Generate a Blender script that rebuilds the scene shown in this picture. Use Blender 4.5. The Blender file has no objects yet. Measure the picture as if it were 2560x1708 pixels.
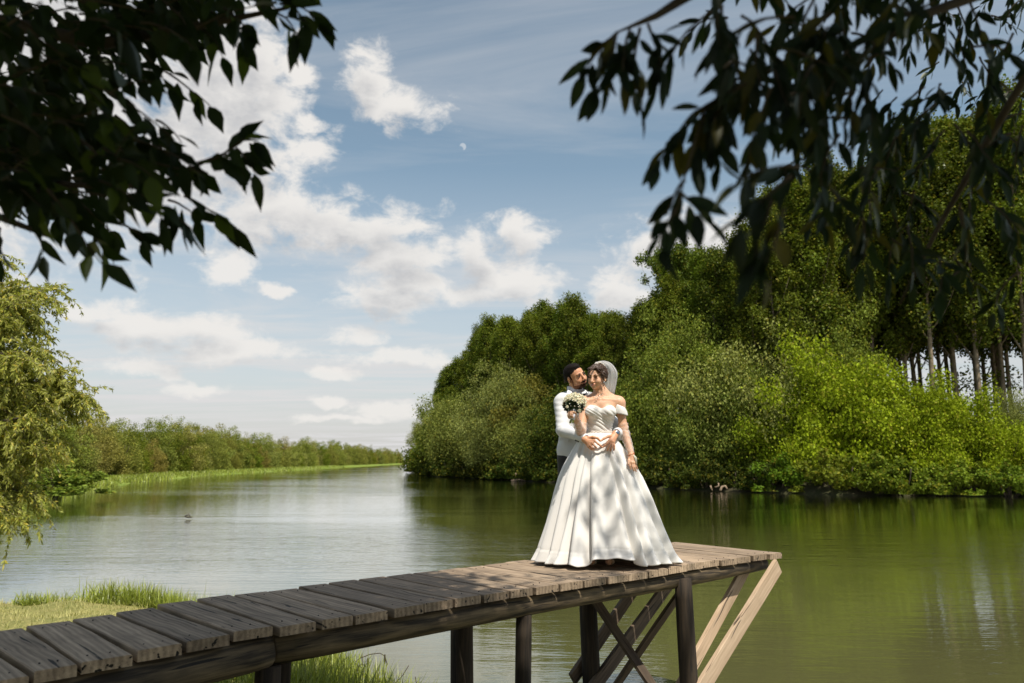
import bpy, math, random
import numpy as np
from mathutils import Vector, Matrix
PI = math.pi
scene = bpy.context.scene
col = scene.collection
rnd = random.Random(7)
rng = np.random.default_rng(11)

# ------------------------------------------------------------------ camera
FPX, HZ = 1991.0, 1150.0              # focal length and horizon of the 2560 px photograph
PITCH = math.atan((HZ - 854) / FPX)
ZD, ZC = 1.5, 2.38                    # deck and camera height above the water
cam_d = bpy.data.cameras.new('camera'); cam = bpy.data.objects.new('camera', cam_d); col.objects.link(cam)
cam_d.lens = 28.0; cam_d.sensor_width = 36.0; cam_d.clip_start = 0.05; cam_d.clip_end = 9000
cam.location = (0, 0, ZC); cam.rotation_euler = (PI / 2 + PITCH, 0, 0)
cam_d.dof.use_dof = True; cam_d.dof.focus_distance = 6.9; cam_d.dof.aperture_fstop = 2.7
scene.camera = cam

def ray(px, py):
    u = (px - 1280) / FPX; v = (854 - py) / FPX
    return np.array([u, math.cos(PITCH) - v * math.sin(PITCH), math.sin(PITCH) + v * math.cos(PITCH)])
def at(px, py, Y):                    # point of the photograph at distance Y ahead
    r = ray(px, py); t = Y / r[1]
    return np.array([r[0] * t, Y, ZC + r[2] * t])
def onz(px, py, z=ZD):                # point of the photograph on a level plane
    r = ray(px, py); t = (z - ZC) / r[2]
    return np.array([r[0] * t, r[1] * t, z])
def C(x, y, Y): return at(1300 + x / 2.7044, 860 + y / 2.7034, Y)

# ------------------------------------------------------------------ light
SUN_EL, AZX, AZY = math.radians(61), 0.46, -0.89
n_ = math.hypot(AZX, AZY)
S = np.array([AZX / n_ * math.cos(SUN_EL), AZY / n_ * math.cos(SUN_EL), math.sin(SUN_EL)])
sd = bpy.data.lights.new('sun', 'SUN'); so = bpy.data.objects.new('sun', sd); col.objects.link(so)
sd.energy = 5.0; sd.angle = math.radians(0.53); sd.color = (1.0, 0.93, 0.82)
so.rotation_euler = Vector(S).to_track_quat('Z', 'Y').to_euler(); so.location = (20, -20, 40)
scene.view_settings.view_transform = 'Standard'; scene.view_settings.look = 'None'
scene.view_settings.exposure = 0.22; scene.view_settings.gamma = 1.0

class NT:
    def __init__(s, t): s.t = t; s.n = t.nodes; s.l = t.links
    def new(s, typ, **k):
        n = s.n.new(typ)
        for a, b in k.items(): setattr(n, a, b)
        return n
    def set(s, sock, v):
        if isinstance(v, bpy.types.NodeSocket): s.l.new(v, sock)
        elif v is not None: sock.default_value = v
    def m(s, op, a, b=None, c=None, clamp=False):
        n = s.new('ShaderNodeMath', operation=op, use_clamp=clamp)
        for i, v in enumerate((a, b, c)): s.set(n.inputs[i], v)
        return n.outputs[0]
    def vm(s, op, a, b=None):
        n = s.new('ShaderNodeVectorMath', operation=op)
        s.set(n.inputs[0], a); s.set(n.inputs[1], b)
        return n.outputs['Value'] if op in ('LENGTH', 'DOT_PRODUCT') else n.outputs[0]
    def mix(s, f, a, b, bt='MIX'):
        n = s.new('ShaderNodeMix', data_type='RGBA', blend_type=bt)
        s.set(n.inputs[0], f); s.set(n.inputs[6], a); s.set(n.inputs[7], b)
        return n.outputs[2]
    def rng(s, v, a, b, c=0.0, d=1.0, smooth=False):
        n = s.new('ShaderNodeMapRange'); n.interpolation_type = 'SMOOTHSTEP' if smooth else 'LINEAR'
        s.set(n.inputs[0], v)
        for i, q in enumerate((a, b, c, d)): n.inputs[i + 1].default_value = q
        return n.outputs[0]
    def noise(s, vec, scale, detail=4, rough=.55, dist=0.0, out=0):
        n = s.new('ShaderNodeTexNoise'); s.set(n.inputs['Vector'], vec)
        n.inputs['Scale'].default_value = scale; n.inputs['Detail'].default_value = detail
        n.inputs['Roughness'].default_value = rough; n.inputs['Distortion'].default_value = dist
        return n.outputs[out]
    def map(s, vec, sc=(1, 1, 1), loc=(0, 0, 0), rot=(0, 0, 0)):
        n = s.new('ShaderNodeMapping'); s.set(n.inputs[0], vec)
        n.inputs['Location'].default_value = loc; n.inputs['Rotation'].default_value = rot; n.inputs['Scale'].default_value = sc
        return n.outputs[0]

world = bpy.data.worlds.new('World'); scene.world = world; world.use_nodes = True
W = NT(world.node_tree); W.n.clear()
tc = W.new('ShaderNodeTexCoord').outputs['Generated']
sx = W.new('ShaderNodeSeparateXYZ'); W.set(sx.inputs[0], tc)
az = W.m('ARCTAN2', sx.outputs[0], sx.outputs[1]); el = W.m('ARCSINE', sx.outputs[2])
cx = W.new('ShaderNodeCombineXYZ'); W.set(cx.inputs[0], az); W.set(cx.inputs[1], el)
ang = cx.outputs[0]
# clouds: where they stand in the sky (azimuth, elevation), from the photograph
CL = [(120, 130, 300, 260), (540, 250, 190, 250), (400, 430, 220, 130), (640, 190, 90, 100), (620, 400, 100, 60),
      (720, 545, 200, 78), (900, 570, 190, 62), (1000, 640, 120, 52), (1290, 590, 75, 42), (1190, 640, 60, 60), (1280, 710, 130, 50),
      (1160, 730, 60, 30), (960, 750, 120, 44), (1020, 700, 120, 40), (920, 200, 60, 70), (1000, 275, 100, 42), (762, 315, 34, 28),
      (750, 185, 60, 40), (1730, 610, 160, 72), (1550, 725, 80, 56), (1360, 790, 40, 20), (500, 815, 110, 36), (560, 875, 210, 32),
      (380, 822, 170, 30), (900, 843, 66, 24), (1000, 895, 112, 28), (850, 943, 56, 15), (490, 970, 74, 17), (350, 918, 90, 18),
      (425, 938, 36, 13), (810, 1006, 50, 12), (960, 1022, 90, 20), (850, 1045, 110, 10), (565, 680, 66, 38), (690, 720, 36, 12), (230, 780, 90, 30),
      (2600, 500, 300, 120), (-500, 500, 400, 160), (780, 390, 60, 34)]
def ae(px, py):
    r = ray(px, py); r = r / np.linalg.norm(r)
    return math.atan2(r[0], r[1]), math.asin(r[2])
def make_group(name, cl):
    g = bpy.data.node_groups.new(name, 'ShaderNodeTree')
    g.interface.new_socket('v', in_out='INPUT', socket_type='NodeSocketVector')
    g.interface.new_socket('m', in_out='OUTPUT', socket_type='NodeSocketFloat')
    t = NT(g); gi = t.new('NodeGroupInput'); go = t.new('NodeGroupOutput'); acc = None
    for (px, py, rx, ry) in cl:
        a0, e0 = ae(px, py); ra = rx / FPX * 1.08; re = ry / FPX * 1.08
        q = t.new('ShaderNodeVectorMath', operation='MULTIPLY_ADD'); t.set(q.inputs[0], gi.outputs[0]); q.inputs[1].default_value = (1 / ra, 1 / re, 0); q.inputs[2].default_value = (-a0 / ra, -e0 / re, 0)
        d = t.vm('LENGTH', q.outputs[0])
        acc = d if acc is None else t.m('SMOOTH_MIN', acc, d, 0.18)
    t.set(go.inputs[0], t.m('SUBTRACT', 1.0, t.m('MINIMUM', acc, 3.5))); return g
gA = make_group('cloud_mask', CL); gB = make_group('cloud_top', [c for c in CL if c[2] * c[3] > 2600])
def gnode(v, g=gA):
    n = W.new('ShaderNodeGroup'); n.node_tree = g; W.set(n.inputs[0], v); return n.outputs[0]
warp = W.vm('SUBTRACT', W.noise(W.map(ang, (1, 1.5, 1)), 9, 5, .6, out=1), (.5, .5, .5))
wv = W.vm('ADD', ang, W.vm('MULTIPLY', warp, (.07, .045, 0)))
nz = W.noise(W.map(ang, (1, 1.6, 1)), 19, 11, .64, .3)
gm = gnode(wv)
d0 = W.m('ADD', gm, W.m('MULTIPLY', W.m('SUBTRACT', nz, .5), 2.9))
dep = W.new('ShaderNodeVectorMath', operation='MULTIPLY_ADD'); W.set(dep.inputs[0], gm); dep.inputs[1].default_value = (1e-8,) * 3; W.set(dep.inputs[2], wv)   # second lookup after the first
cl = W.rng(d0, -0.30, 0.55, 0, 1, True)
above = W.rng(gnode(W.vm('ADD', dep.outputs[0], (0.006, 0.022, 0)), gB), -0.1, 0.75, 0, 1, True)
bil = W.noise(W.map(ang, (1, 1.6, 1), (3, 1, 0)), 26, 7, .6)
shade = W.m('MULTIPLY', above, W.rng(bil, .32, .62, 0.25, 1.0))
sky = W.new('ShaderNodeTexSky', sky_type='NISHITA', sun_disc=False)
sky.sun_elevation = SUN_EL; sky.sun_rotation = math.atan2(AZX, AZY); sky.altitude = 60; sky.air_density = 1.0; sky.dust_density = 1.6; sky.ozone_density = 1.0
hs = W.new('ShaderNodeHueSaturation'); hs.inputs['Hue'].default_value = 0.480; hs.inputs['Saturation'].default_value = 0.84; hs.inputs['Value'].default_value = 1.18
W.set(hs.inputs['Color'], sky.outputs[0])
# thin high streaks
up = W.m('MAXIMUM', W.m('ADD', sx.outputs[2], .06), .03)
pl = W.new('ShaderNodeCombineXYZ'); W.set(pl.inputs[0], W.m('DIVIDE', sx.outputs[0], up)); W.set(pl.inputs[1], W.m('DIVIDE', sx.outputs[1], up))
ci = W.noise(W.map(pl.outputs[0], (.30, .9, 1), (2.2, 0, 0), (0, 0, .35)), 1.7, 7, .62, .8)
ci2 = W.noise(W.map(pl.outputs[0], (.10, .35, 1), (0, 1, 0)), 1.3, 4, .5, .4)
cir = W.m('MULTIPLY', W.rng(ci, .44, .76, 0, .62), W.rng(ci2, .3, .62, .25, 1))
low = W.rng(el, 0.0, 0.36, .85, 0.0)
veil = W.m('ADD', cir, W.m('MULTIPLY', low, W.rng(ci, .3, .7, .78, 1.06)), clamp=True)
CS = 8.2
base = W.mix(veil, hs.outputs[0], (CS * .80, CS * .79, CS * .79, 1))
ccol = W.mix(shade, (CS * .98, CS * .945, CS * .90, 1), (CS * .64, CS * .635, CS * .64, 1))
skyc = W.mix(W.m('MULTIPLY', cl, W.rng(el, 0, .3, .72, .93)), base, ccol)
# daytime half moon
ma, me = ae(1157, 367); R_ = 9.5 / FPX
dm = W.vm('LENGTH', W.map(ang, (1 / R_, 1 / R_, 0), (-ma / R_, -me / R_, 0)))
dm2 = W.vm('LENGTH', W.map(ang, (1 / R_, 1 / R_, 0), (-ma / R_ + .75, -me / R_ + .75, 0)))
moon = W.m('MULTIPLY', W.rng(dm, .8, 1.0, 1, 0), W.rng(dm2, .75, 1.1, 0, 1))
skyc = W.mix(W.m('MULTIPLY', moon, .45), skyc, (CS * .9, CS * .92, CS * .93, 1))
world.cycles.sampling_method = 'MANUAL'; world.cycles.sample_map_resolution = 128
bg = W.new('ShaderNodeBackground'); W.set(bg.inputs[0], skyc); bg.inputs[1].default_value = 0.095
W.set(W.new('ShaderNodeOutputWorld').inputs[0], bg.outputs[0])

# ------------------------------------------------------------------ helpers
def tag(o, label=None, cat=None, group=None, kind=None):
    if label: o['label'] = label
    if cat: o['category'] = cat
    if group: o['group'] = group
    if kind: o['kind'] = kind
    return o
def empty(name, loc, label, cat, group=None):
    o = bpy.data.objects.new(name, None); col.objects.link(o); o.location = tuple(float(v) for v in loc); o.empty_display_size = .3
    return tag(o, label, cat, group)
def wloc(o):
    v = Vector((0, 0, 0))
    while o is not None: v = v + o.location; o = o.parent
    return np.array(v)
def mesh(name, V, F, mats=(), parent=None, smooth=True, mi=None, local=False):
    V = np.asarray(V, dtype=np.float64)
    if parent is not None and not local: V = V - wloc(parent)
    me = bpy.data.meshes.new(name)
    me.from_pydata(V.tolist(), [], F.tolist() if isinstance(F, np.ndarray) else F)
    if not isinstance(mats, (list, tuple)): mats = [mats]
    for m in mats: me.materials.append(m)
    if smooth: me.polygons.foreach_set('use_smooth', [True] * len(me.polygons))
    if mi is not None: me.polygons.foreach_set('material_index', np.asarray(mi, dtype=np.int32))
    me.update()
    o = bpy.data.objects.new(name, me); col.objects.link(o)
    if parent is not None: o.parent = parent
    return o
def copy_tree(o, parent=None):
    c = o.copy(); col.objects.link(c); c.parent = parent
    for ch in list(o.children): copy_tree(ch, c)
    return c
def nrm(v): v = np.asarray(v, float); return v / (np.linalg.norm(v) + 1e-12)
class MB:
    def __init__(s): s.V = []; s.F = []; s.M = []
    def add(s, V, F, m=0):
        b = len(s.V); s.V += [tuple(v) for v in V]; s.F += [tuple(i + b for i in f) for f in F]; s.M += [m] * len(F)
    def tube(s, pts, rad, seg=8, m=0, cap=True, flat=1.0, up=(0, 0, 1)):
        pts = [np.asarray(p, float) for p in pts]; n = len(pts)
        if not hasattr(rad, '__len__'): rad = [rad] * n
        V = []; F = []; pu = None
        for i, p in enumerate(pts):
            t = nrm(pts[min(i + 1, n - 1)] - pts[max(i - 1, 0)])
            if pu is None:
                a = np.array(up, float)
                if abs(np.dot(a, t)) > .95: a = np.array([1., 0, 0])
                pu = nrm(a - t * np.dot(a, t))
            else: pu = nrm(pu - t * np.dot(pu, t))
            w = np.cross(t, pu)
            for k in range(seg):
                a = 2 * PI * k / seg; V.append(p + rad[i] * (pu * math.cos(a) * flat + w * math.sin(a)))
        for i in range(n - 1):
            for k in range(seg):
                k2 = (k + 1) % seg; F.append((i * seg + k, i * seg + k2, (i + 1) * seg + k2, (i + 1) * seg + k))
        if cap: F.append(tuple(range(seg - 1, -1, -1))); F.append(tuple((n - 1) * seg + k for k in range(seg)))
        s.add(V, F, m)
    def ell(s, c, r, ax=None, nu=16, nv=10, m=0):
        V = []; F = []; A = np.eye(3) if ax is None else np.array(ax)
        for j in range(nv + 1):
            ph = PI * j / nv
            for i in range(nu):
                th = 2 * PI * i / nu
                V.append(np.asarray(c) + A.T @ np.array([r[0] * math.sin(ph) * math.cos(th), r[1] * math.sin(ph) * math.sin(th), r[2] * math.cos(ph)]))
        for j in range(nv):
            for i in range(nu):
                i2 = (i + 1) % nu; F.append((j * nu + i, (j + 1) * nu + i, (j + 1) * nu + i2, j * nu + i2))
        s.add(V, F, m)
    def build(s, name, mats, parent=None, smooth=True, local=False): return mesh(name, s.V, s.F, mats, parent, smooth, s.M, local)

# --- signed distance bodies: smooth unions of primitives meshed with surface nets (one closed skin)
class SDF:
    def __init__(s, lo, hi, hx, hy, zs):
        s.x = np.arange(lo[0], hi[0], hx); s.y = np.arange(lo[1], hi[1], hy); s.z = np.asarray(zs)
        s.D = np.full((len(s.x), len(s.y), len(s.z)), 0.2, dtype=np.float32)
    def blk(s, lo, hi):
        i0, i1 = np.searchsorted(s.x, [lo[0], hi[0]]); j0, j1 = np.searchsorted(s.y, [lo[1], hi[1]]); k0, k1 = np.searchsorted(s.z, [lo[2], hi[2]])
        return (slice(i0, i1), slice(j0, j1), slice(k0, k1))
    def apply(s, lo, hi, f, k, sub=False):
        b = s.blk(np.asarray(lo), np.asarray(hi)); X, Y, Z = np.meshgrid(s.x[b[0]], s.y[b[1]], s.z[b[2]], indexing='ij')
        if X.size == 0: return
        d = f(X, Y, Z).astype(np.float32); D = s.D[b]
        if sub: D = -D
        h = np.clip(.5 + .5 * (D - d) / k, 0, 1); r = D * (1 - h) + d * h - k * h * (1 - h)
        s.D[b] = -r if sub else r
    def cap(s, a, b, ra, rb, k=.02, sub=False):
        a = np.asarray(a, float); b = np.asarray(b, float); m = max(ra, rb) + k + .02
        ab = b - a; L = max(float(ab @ ab), 1e-9)
        def f(X, Y, Z):
            t = np.clip(((X - a[0]) * ab[0] + (Y - a[1]) * ab[1] + (Z - a[2]) * ab[2]) / L, 0, 1)
            return np.sqrt((X - a[0] - t * ab[0]) ** 2 + (Y - a[1] - t * ab[1]) ** 2 + (Z - a[2] - t * ab[2]) ** 2) - (ra + (rb - ra) * t)
        s.apply(np.minimum(a, b) - m, np.maximum(a, b) + m, f, k, sub)
    def ell(s, c, r, ax=None, k=.02, sub=False):
        c = np.asarray(c, float); r = np.asarray(r, float); A = np.eye(3) if ax is None else np.asarray(ax, float); m = r.max() + k + .02
        def f(X, Y, Z):
            dx, dy, dz = X - c[0], Y - c[1], Z - c[2]
            q = [A[i, 0] * dx + A[i, 1] * dy + A[i, 2] * dz for i in range(3)]
            k0 = np.sqrt(sum((q[i] / r[i]) ** 2 for i in range(3))); k1 = np.sqrt(sum((q[i] / r[i] ** 2) ** 2 for i in range(3))) + 1e-9
            return k0 * (k0 - 1) / k1
        s.apply(c - m, c + m, f, k, sub)
    def path(s, pts, rad, k=.01):
        for i in range(len(pts) - 1): s.cap(pts[i], pts[i + 1], rad[i], rad[i + 1], k)
    def cut(s, f):                      # keep where f < 0
        X, Y, Z = np.meshgrid(s.x, s.y, s.z, indexing='ij'); s.D = np.maximum(s.D, f(X, Y, Z).astype(np.float32))
    def nets(s):
        D = s.D; D[0] = D[-1] = .1; D[:, 0] = D[:, -1] = .1; D[:, :, 0] = D[:, :, -1] = .1
        I = D < 0; c = np.zeros(tuple(n - 1 for n in D.shape), dtype=np.int8)
        for a in (0, 1):
            for b in (0, 1):
                for e in (0, 1): c += I[a:a + c.shape[0], b:b + c.shape[1], e:e + c.shape[2]]
        idx = np.argwhere((c > 0) & (c < 8)); ids = np.full(c.shape, -1, dtype=np.int32); ids[tuple(idx.T)] = np.arange(len(idx))
        P = np.zeros((len(idx), 3)); n = np.zeros(len(idx)); off = [np.array([a, b, e]) for a in (0, 1) for b in (0, 1) for e in (0, 1)]
        for o in off:
            for ax in range(3):
                if o[ax]: continue
                o2 = o.copy(); o2[ax] = 1; A = idx + o; B = idx + o2
                da = D[tuple(A.T)]; db = D[tuple(B.T)]; msk = (da < 0) != (db < 0)
                t = np.where(msk, da / np.where(msk, da - db, 1), 0)
                p = A.astype(float); p[:, ax] += t; P += p * msk[:, None]; n += msk
        P /= n[:, None]
        V = np.stack([np.interp(P[:, 0], np.arange(len(s.x)), s.x), np.interp(P[:, 1], np.arange(len(s.y)), s.y), np.interp(P[:, 2], np.arange(len(s.z)), s.z)], 1)
        F = []
        for ax in range(3):
            sl = [slice(1, -1)] * 3; sl[ax] = slice(0, -1); s2 = list(sl); s2[ax] = slice(1, None)
            a = I[tuple(sl)]; b = I[tuple(s2)]; u, v = [(1, 2), (2, 0), (0, 1)][ax]
            for pos in (True, False):
                e = np.argwhere((a & ~b) if pos else (~a & b))
                for q in range(3):
                    if q != ax: e[:, q] += 1
                def cid(du, dv):
                    w = e.copy(); w[:, u] -= du; w[:, v] -= dv; return ids[tuple(w.T)]
                qd = np.stack([cid(1, 1), cid(0, 1), cid(0, 0), cid(1, 0)], 1)
                F.append(qd if pos else qd[:, ::-1])
        return V, np.concatenate(F)
def vnormals(V, F):
    N = np.zeros_like(V); fn = np.cross(V[F[:, 2]] - V[F[:, 0]], V[F[:, 3]] - V[F[:, 1]])
    for k in range(4): np.add.at(N, F[:, k], fn)
    return N / (np.linalg.norm(N, axis=1)[:, None] + 1e-12)
def relax(V, F, it=2, lam=.5):
    E = np.concatenate([F[:, [0, 1]], F[:, [1, 2]], F[:, [2, 3]], F[:, [3, 0]]])
    for _ in range(it):
        for l in (lam, -lam * 1.04):
            A = np.zeros_like(V); n = np.zeros(len(V))
            np.add.at(A, E[:, 0], V[E[:, 1]]); np.add.at(n, E[:, 0], 1); np.add.at(A, E[:, 1], V[E[:, 0]]); np.add.at(n, E[:, 1], 1)
            V = V + l * (A / n[:, None] - V)
    return V

# ------------------------------------------------------------------ materials
def mat(name):
    m = bpy.data.materials.new(name); m.use_nodes = True; t = NT(m.node_tree); t.n.clear()
    out = t.new('ShaderNodeOutputMaterial'); return m, t, out
def simple(name, c, rough=.6, spec=.4, bump=0, bscale=40, sheen=0, sss=0, var=0.0, vscale=8, metal=0):
    m, t, out = mat(name); p = t.new('ShaderNodeBsdfPrincipled'); co = t.new('ShaderNodeTexCoord').outputs['Object']
    if var:
        n = t.noise(co, vscale, 4); cc = t.mix(t.rng(n, .3, .7), tuple(x * (1 - var) for x in c) + (1,), tuple(min(1, x * (1 + var)) for x in c) + (1,)); t.set(p.inputs['Base Color'], cc)
    else: p.inputs['Base Color'].default_value = tuple(c) + (1,)
    p.inputs['Roughness'].default_value = rough; p.inputs['Specular IOR Level'].default_value = spec; p.inputs['Metallic'].default_value = metal
    if sheen: p.inputs['Sheen Weight'].default_value = sheen
    if sss:
        p.inputs['Subsurface Weight'].default_value = sss; p.inputs['Subsurface Radius'].default_value = (.012, .005, .003); p.inputs['Subsurface Scale'].default_value = 1.0
    if bump:
        b = t.new('ShaderNodeBump'); b.inputs['Strength'].default_value = bump; b.inputs['Distance'].default_value = .004
        t.set(b.inputs['Height'], t.noise(co, bscale, 5)); t.set(p.inputs['Normal'], b.outputs[0])
    t.set(out.inputs[0], p.outputs[0]); return m
def leafmat(name, c=None, trans=.35, gloss=.12, hue=.35, yel=(0.30, .24, .03)):
    m, t, out = mat(name); isl = t.new('ShaderNodeNewGeometry').outputs['Random Per Island']
    if c is None: b = t.new('ShaderNodeObjectInfo').outputs['Color']
    else: b = tuple(c) + (1,)
    dk = t.mix(1.0, b, t.rng(isl, 0, 1, 1 - hue, 1 + hue), 'MULTIPLY')
    yl = t.m('GREATER_THAN', t.m('FRACT', t.m('MULTIPLY', isl, 37.7)), .89)
    cc = t.mix(t.m('MULTIPLY', yl, .45), dk, yel + (1,))
    d = t.new('ShaderNodeBsdfDiffuse'); tr = t.new('ShaderNodeBsdfTranslucent'); gl = t.new('ShaderNodeBsdfGlossy'); gl.inputs['Roughness'].default_value = .42; gl.inputs[0].default_value = (.8, .85, .75, 1)
    t.set(d.inputs[0], cc); t.set(tr.inputs[0], t.mix(1, cc, (1.25, 1.35, .5, 1), 'MULTIPLY'))
    a = t.new('ShaderNodeMixShader'); a.inputs[0].default_value = trans; t.set(a.inputs[1], d.outputs[0]); t.set(a.inputs[2], tr.outputs[0])
    fr = t.new('ShaderNodeFresnel'); fr.inputs[0].default_value = 1.4
    e = t.new('ShaderNodeMixShader'); t.set(e.inputs[0], t.m('ADD', t.m('MULTIPLY', fr.outputs[0], gloss * 2.5), gloss * .3)); t.set(e.inputs[1], a.outputs[0]); t.set(e.inputs[2], gl.outputs[0])
    t.set(out.inputs[0], e.outputs[0]); return m
def wood(name, dark, light, rough=.78, knots=True, band=True):
    m, t, out = mat(name); co = t.new('ShaderNodeTexCoord').outputs['Object']; rd = t.new('ShaderNodeObjectInfo').outputs['Random']
    off = t.new('ShaderNodeCombineXYZ'); t.set(off.inputs[0], t.m('MULTIPLY', rd, 31)); t.set(off.inputs[1], t.m('MULTIPLY', rd, 17))
    v = t.vm('ADD', co, off.outputs[0])
    w = t.vm('ADD', v, t.vm('MULTIPLY', t.vm('SUBTRACT', t.noise(v, 1.6, 2, out=1), (.5, .5, .5)), (0, .10, .10)))
    g1 = t.noise(t.map(w, (1.0, 17, 17)), 1, 8, .68); 
    wv = t.new('ShaderNodeTexWave', wave_type='BANDS', bands_direction='Y'); t.set(wv.inputs[0], t.map(w, (.55, 9, 9))); wv.inputs['Scale'].default_value = 1.1; wv.inputs['Distortion'].default_value = 5; wv.inputs['Detail'].default_value = 2; wv.inputs['Detail Scale'].default_value = .6
    fine = t.noise(t.map(v, (4, 130, 130)), 1, 4, .6)
    st = t.noise(v, 2.6, 5, .6)
    f = t.m('ADD', t.m('MULTIPLY', g1, .62), t.m('MULTIPLY', wv.outputs['Fac'], .10 if band else .04)); f = t.m('ADD', f, t.m('MULTIPLY', fine, .26))
    c = t.mix(t.rng(f, .40, .67), dark + (1,), light + (1,))
    c = t.mix(t.rng(st, .52, .78, 0, .5), c, tuple(x * .45 for x in dark) + (1,))
    c = t.mix(1.0, c, t.rng(rd, 0, 1, .72, 1.22), 'MULTIPLY')
    crack = t.noise(t.map(w, (.7, 38, 38), (5, 3, 1)), 1, 2, .4)
    ck = t.rng(crack, .66, .70)
    c = t.mix(ck, c, (.015, .012, .009, 1))
    p = t.new('ShaderNodeBsdfPrincipled'); t.set(p.inputs['Base Color'], c); p.inputs['Roughness'].default_value = rough; p.inputs['Specular IOR Level'].default_value = .35
    b = t.new('ShaderNodeBump'); b.inputs['Strength'].default_value = .55; b.inputs['Distance'].default_value = .004
    t.set(b.inputs['Height'], t.m('SUBTRACT', f, t.m('MULTIPLY', ck, .8))); t.set(p.inputs['Normal'], b.outputs[0]); t.set(out.inputs[0], p.outputs[0]); return m
M = {}
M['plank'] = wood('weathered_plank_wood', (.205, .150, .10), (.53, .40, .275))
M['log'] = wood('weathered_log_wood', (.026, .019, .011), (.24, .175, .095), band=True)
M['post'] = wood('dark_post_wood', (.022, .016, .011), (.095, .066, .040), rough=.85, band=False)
M['fresh'] = wood('pale_new_board', (.36, .26, .17), (.62, .48, .34), band=False)
M['brown'] = wood('brown_brace_board', (.07, .05, .034), (.21, .155, .10), band=False)
M['far_leaf'] = leafmat('tree_leaves', None, .27, .012, .5)
M['bark_pale'] = simple('pale_poplar_bark', (.21, .165, .11), .9, .2, .6, 9, var=.4, vscale=3)
M['bark_dark'] = simple('dark_bark', (.07, .055, .04), .95, .2, .6, 14, var=.4)
M['left_leaf'] = leafmat('broad_dark_leaves', (.015, .026, .006), .42, .05, .4, (.12, .17, .02))  # near-black base paints their shade; brighter random leaves paint a backlit glow
M['right_leaf'] = leafmat('narrow_dark_leaves', (.012, .022, .010), .40, .06, .4, (.14, .11, .012))  # base darkened to put the canopy's shade into the leaf colour
M['willow_leaf'] = leafmat('sunlit_willow_leaves', (.27, .28, .055), .38, .05, .45, (.66, .48, .06))
M['grass'] = leafmat('grass_blades', (.24, .28, .04), .35, .10, .45, (.35, .30, .10))
M['dry'] = leafmat('dry_grass', (.38, .36, .14), .25, .05, .3, (.5, .42, .2))
M['skin_f'] = simple('fair_skin', (.63, .37, .235), .48, .4, sss=.25, var=.05)
M['skin_m'] = simple('tanned_skin', (.62, .32, .185), .5, .4, sss=.2, var=.08)
M['lips'] = simple('lips', (.48, .13, .11), .4, .5)
M['lips_m'] = simple('male_lips', (.36, .15, .10), .5, .4)
M['fade'] = simple('light_stubble', (.22, .105, .06), .8, .2, .4, 300)
M['stubble'] = simple('short_beard', (.05, .024, .014), .85, .2, .5, 300, var=.4, vscale=200)
M['hair_f'] = simple('brown_hair', (.045, .022, .011), .42, .4, .6, 200, var=.6, vscale=60)
M['hair_m'] = simple('black_hair', (.009, .006, .005), .75, .15, .5, 320)
M['eye'] = simple('dark_eye', (.02, .012, .01), .2, .6)
M['white_eye'] = simple('eye_white', (.6, .56, .52), .3, .5)
M['satin'] = simple('ivory_satin', (.74, .725, .695), .42, .45, .12, 60, sheen=.1)
M['jacket'] = simple('white_wool_suit', (.66, .67, .68), .8, .25, .15, 220)
M['shirt'] = simple('white_shirt', (.72, .74, .84), .6, .3, .1, 100)
M['black'] = simple('black_cloth', (.012, .012, .015), .6, .4, .2, 150)
M['shoe'] = simple('cream_shoe_leather', (.78, .64, .48), .3, .5)
M['steel'] = simple('polished_steel', (.55, .55, .56), .22, .6, metal=1)
M['dial'] = simple('blue_watch_dial', (.06, .11, .18), .2, .6)
M['rose'] = simple('cream_rose_petals', (.80, .76, .60), .55, .3, .1, 60, sss=.15, var=.06)
M['bleaf'] = simple('dark_bouquet_leaf', (.02, .04, .012), .5, .4)
M['stem'] = simple('flower_stem', (.30, .34, .08), .5, .4)
M['pearl'] = simple('pearl_beads', (.72, .66, .58), .3, .6)
M['coral'] = simple('amber_beads', (.45, .16, .05), .3, .6)
M['drift'] = simple('bleached_driftwood', (.26, .19, .13), .85, .2, .5, 12, var=.3, vscale=6)
def sheer(name, c, alpha):
    m, t, out = mat(name); d = t.new('ShaderNodeBsdfDiffuse'); d.inputs[0].default_value = c + (1,); tr = t.new('ShaderNodeBsdfTranslucent'); tr.inputs[0].default_value = c + (1,)
    a = t.new('ShaderNodeMixShader'); a.inputs[0].default_value = .4; t.set(a.inputs[1], d.outputs[0]); t.set(a.inputs[2], tr.outputs[0])
    lw = t.new('ShaderNodeLayerWeight'); lw.inputs[0].default_value = .35
    f = t.m('ADD', t.m('MULTIPLY', lw.outputs['Facing'], .45), alpha, clamp=True)
    tp = t.new('ShaderNodeBsdfTransparent'); e = t.new('ShaderNodeMixShader'); t.set(e.inputs[0], f); t.set(e.inputs[1], tp.outputs[0]); t.set(e.inputs[2], a.outputs[0]); t.set(out.inputs[0], e.outputs[0]); return m
M['tulle'] = sheer('white_tulle_veil', (.80, .79, .79), .45)
M['organza'] = sheer('sheer_sleeve_organza', (.84, .80, .76), .22)
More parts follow.
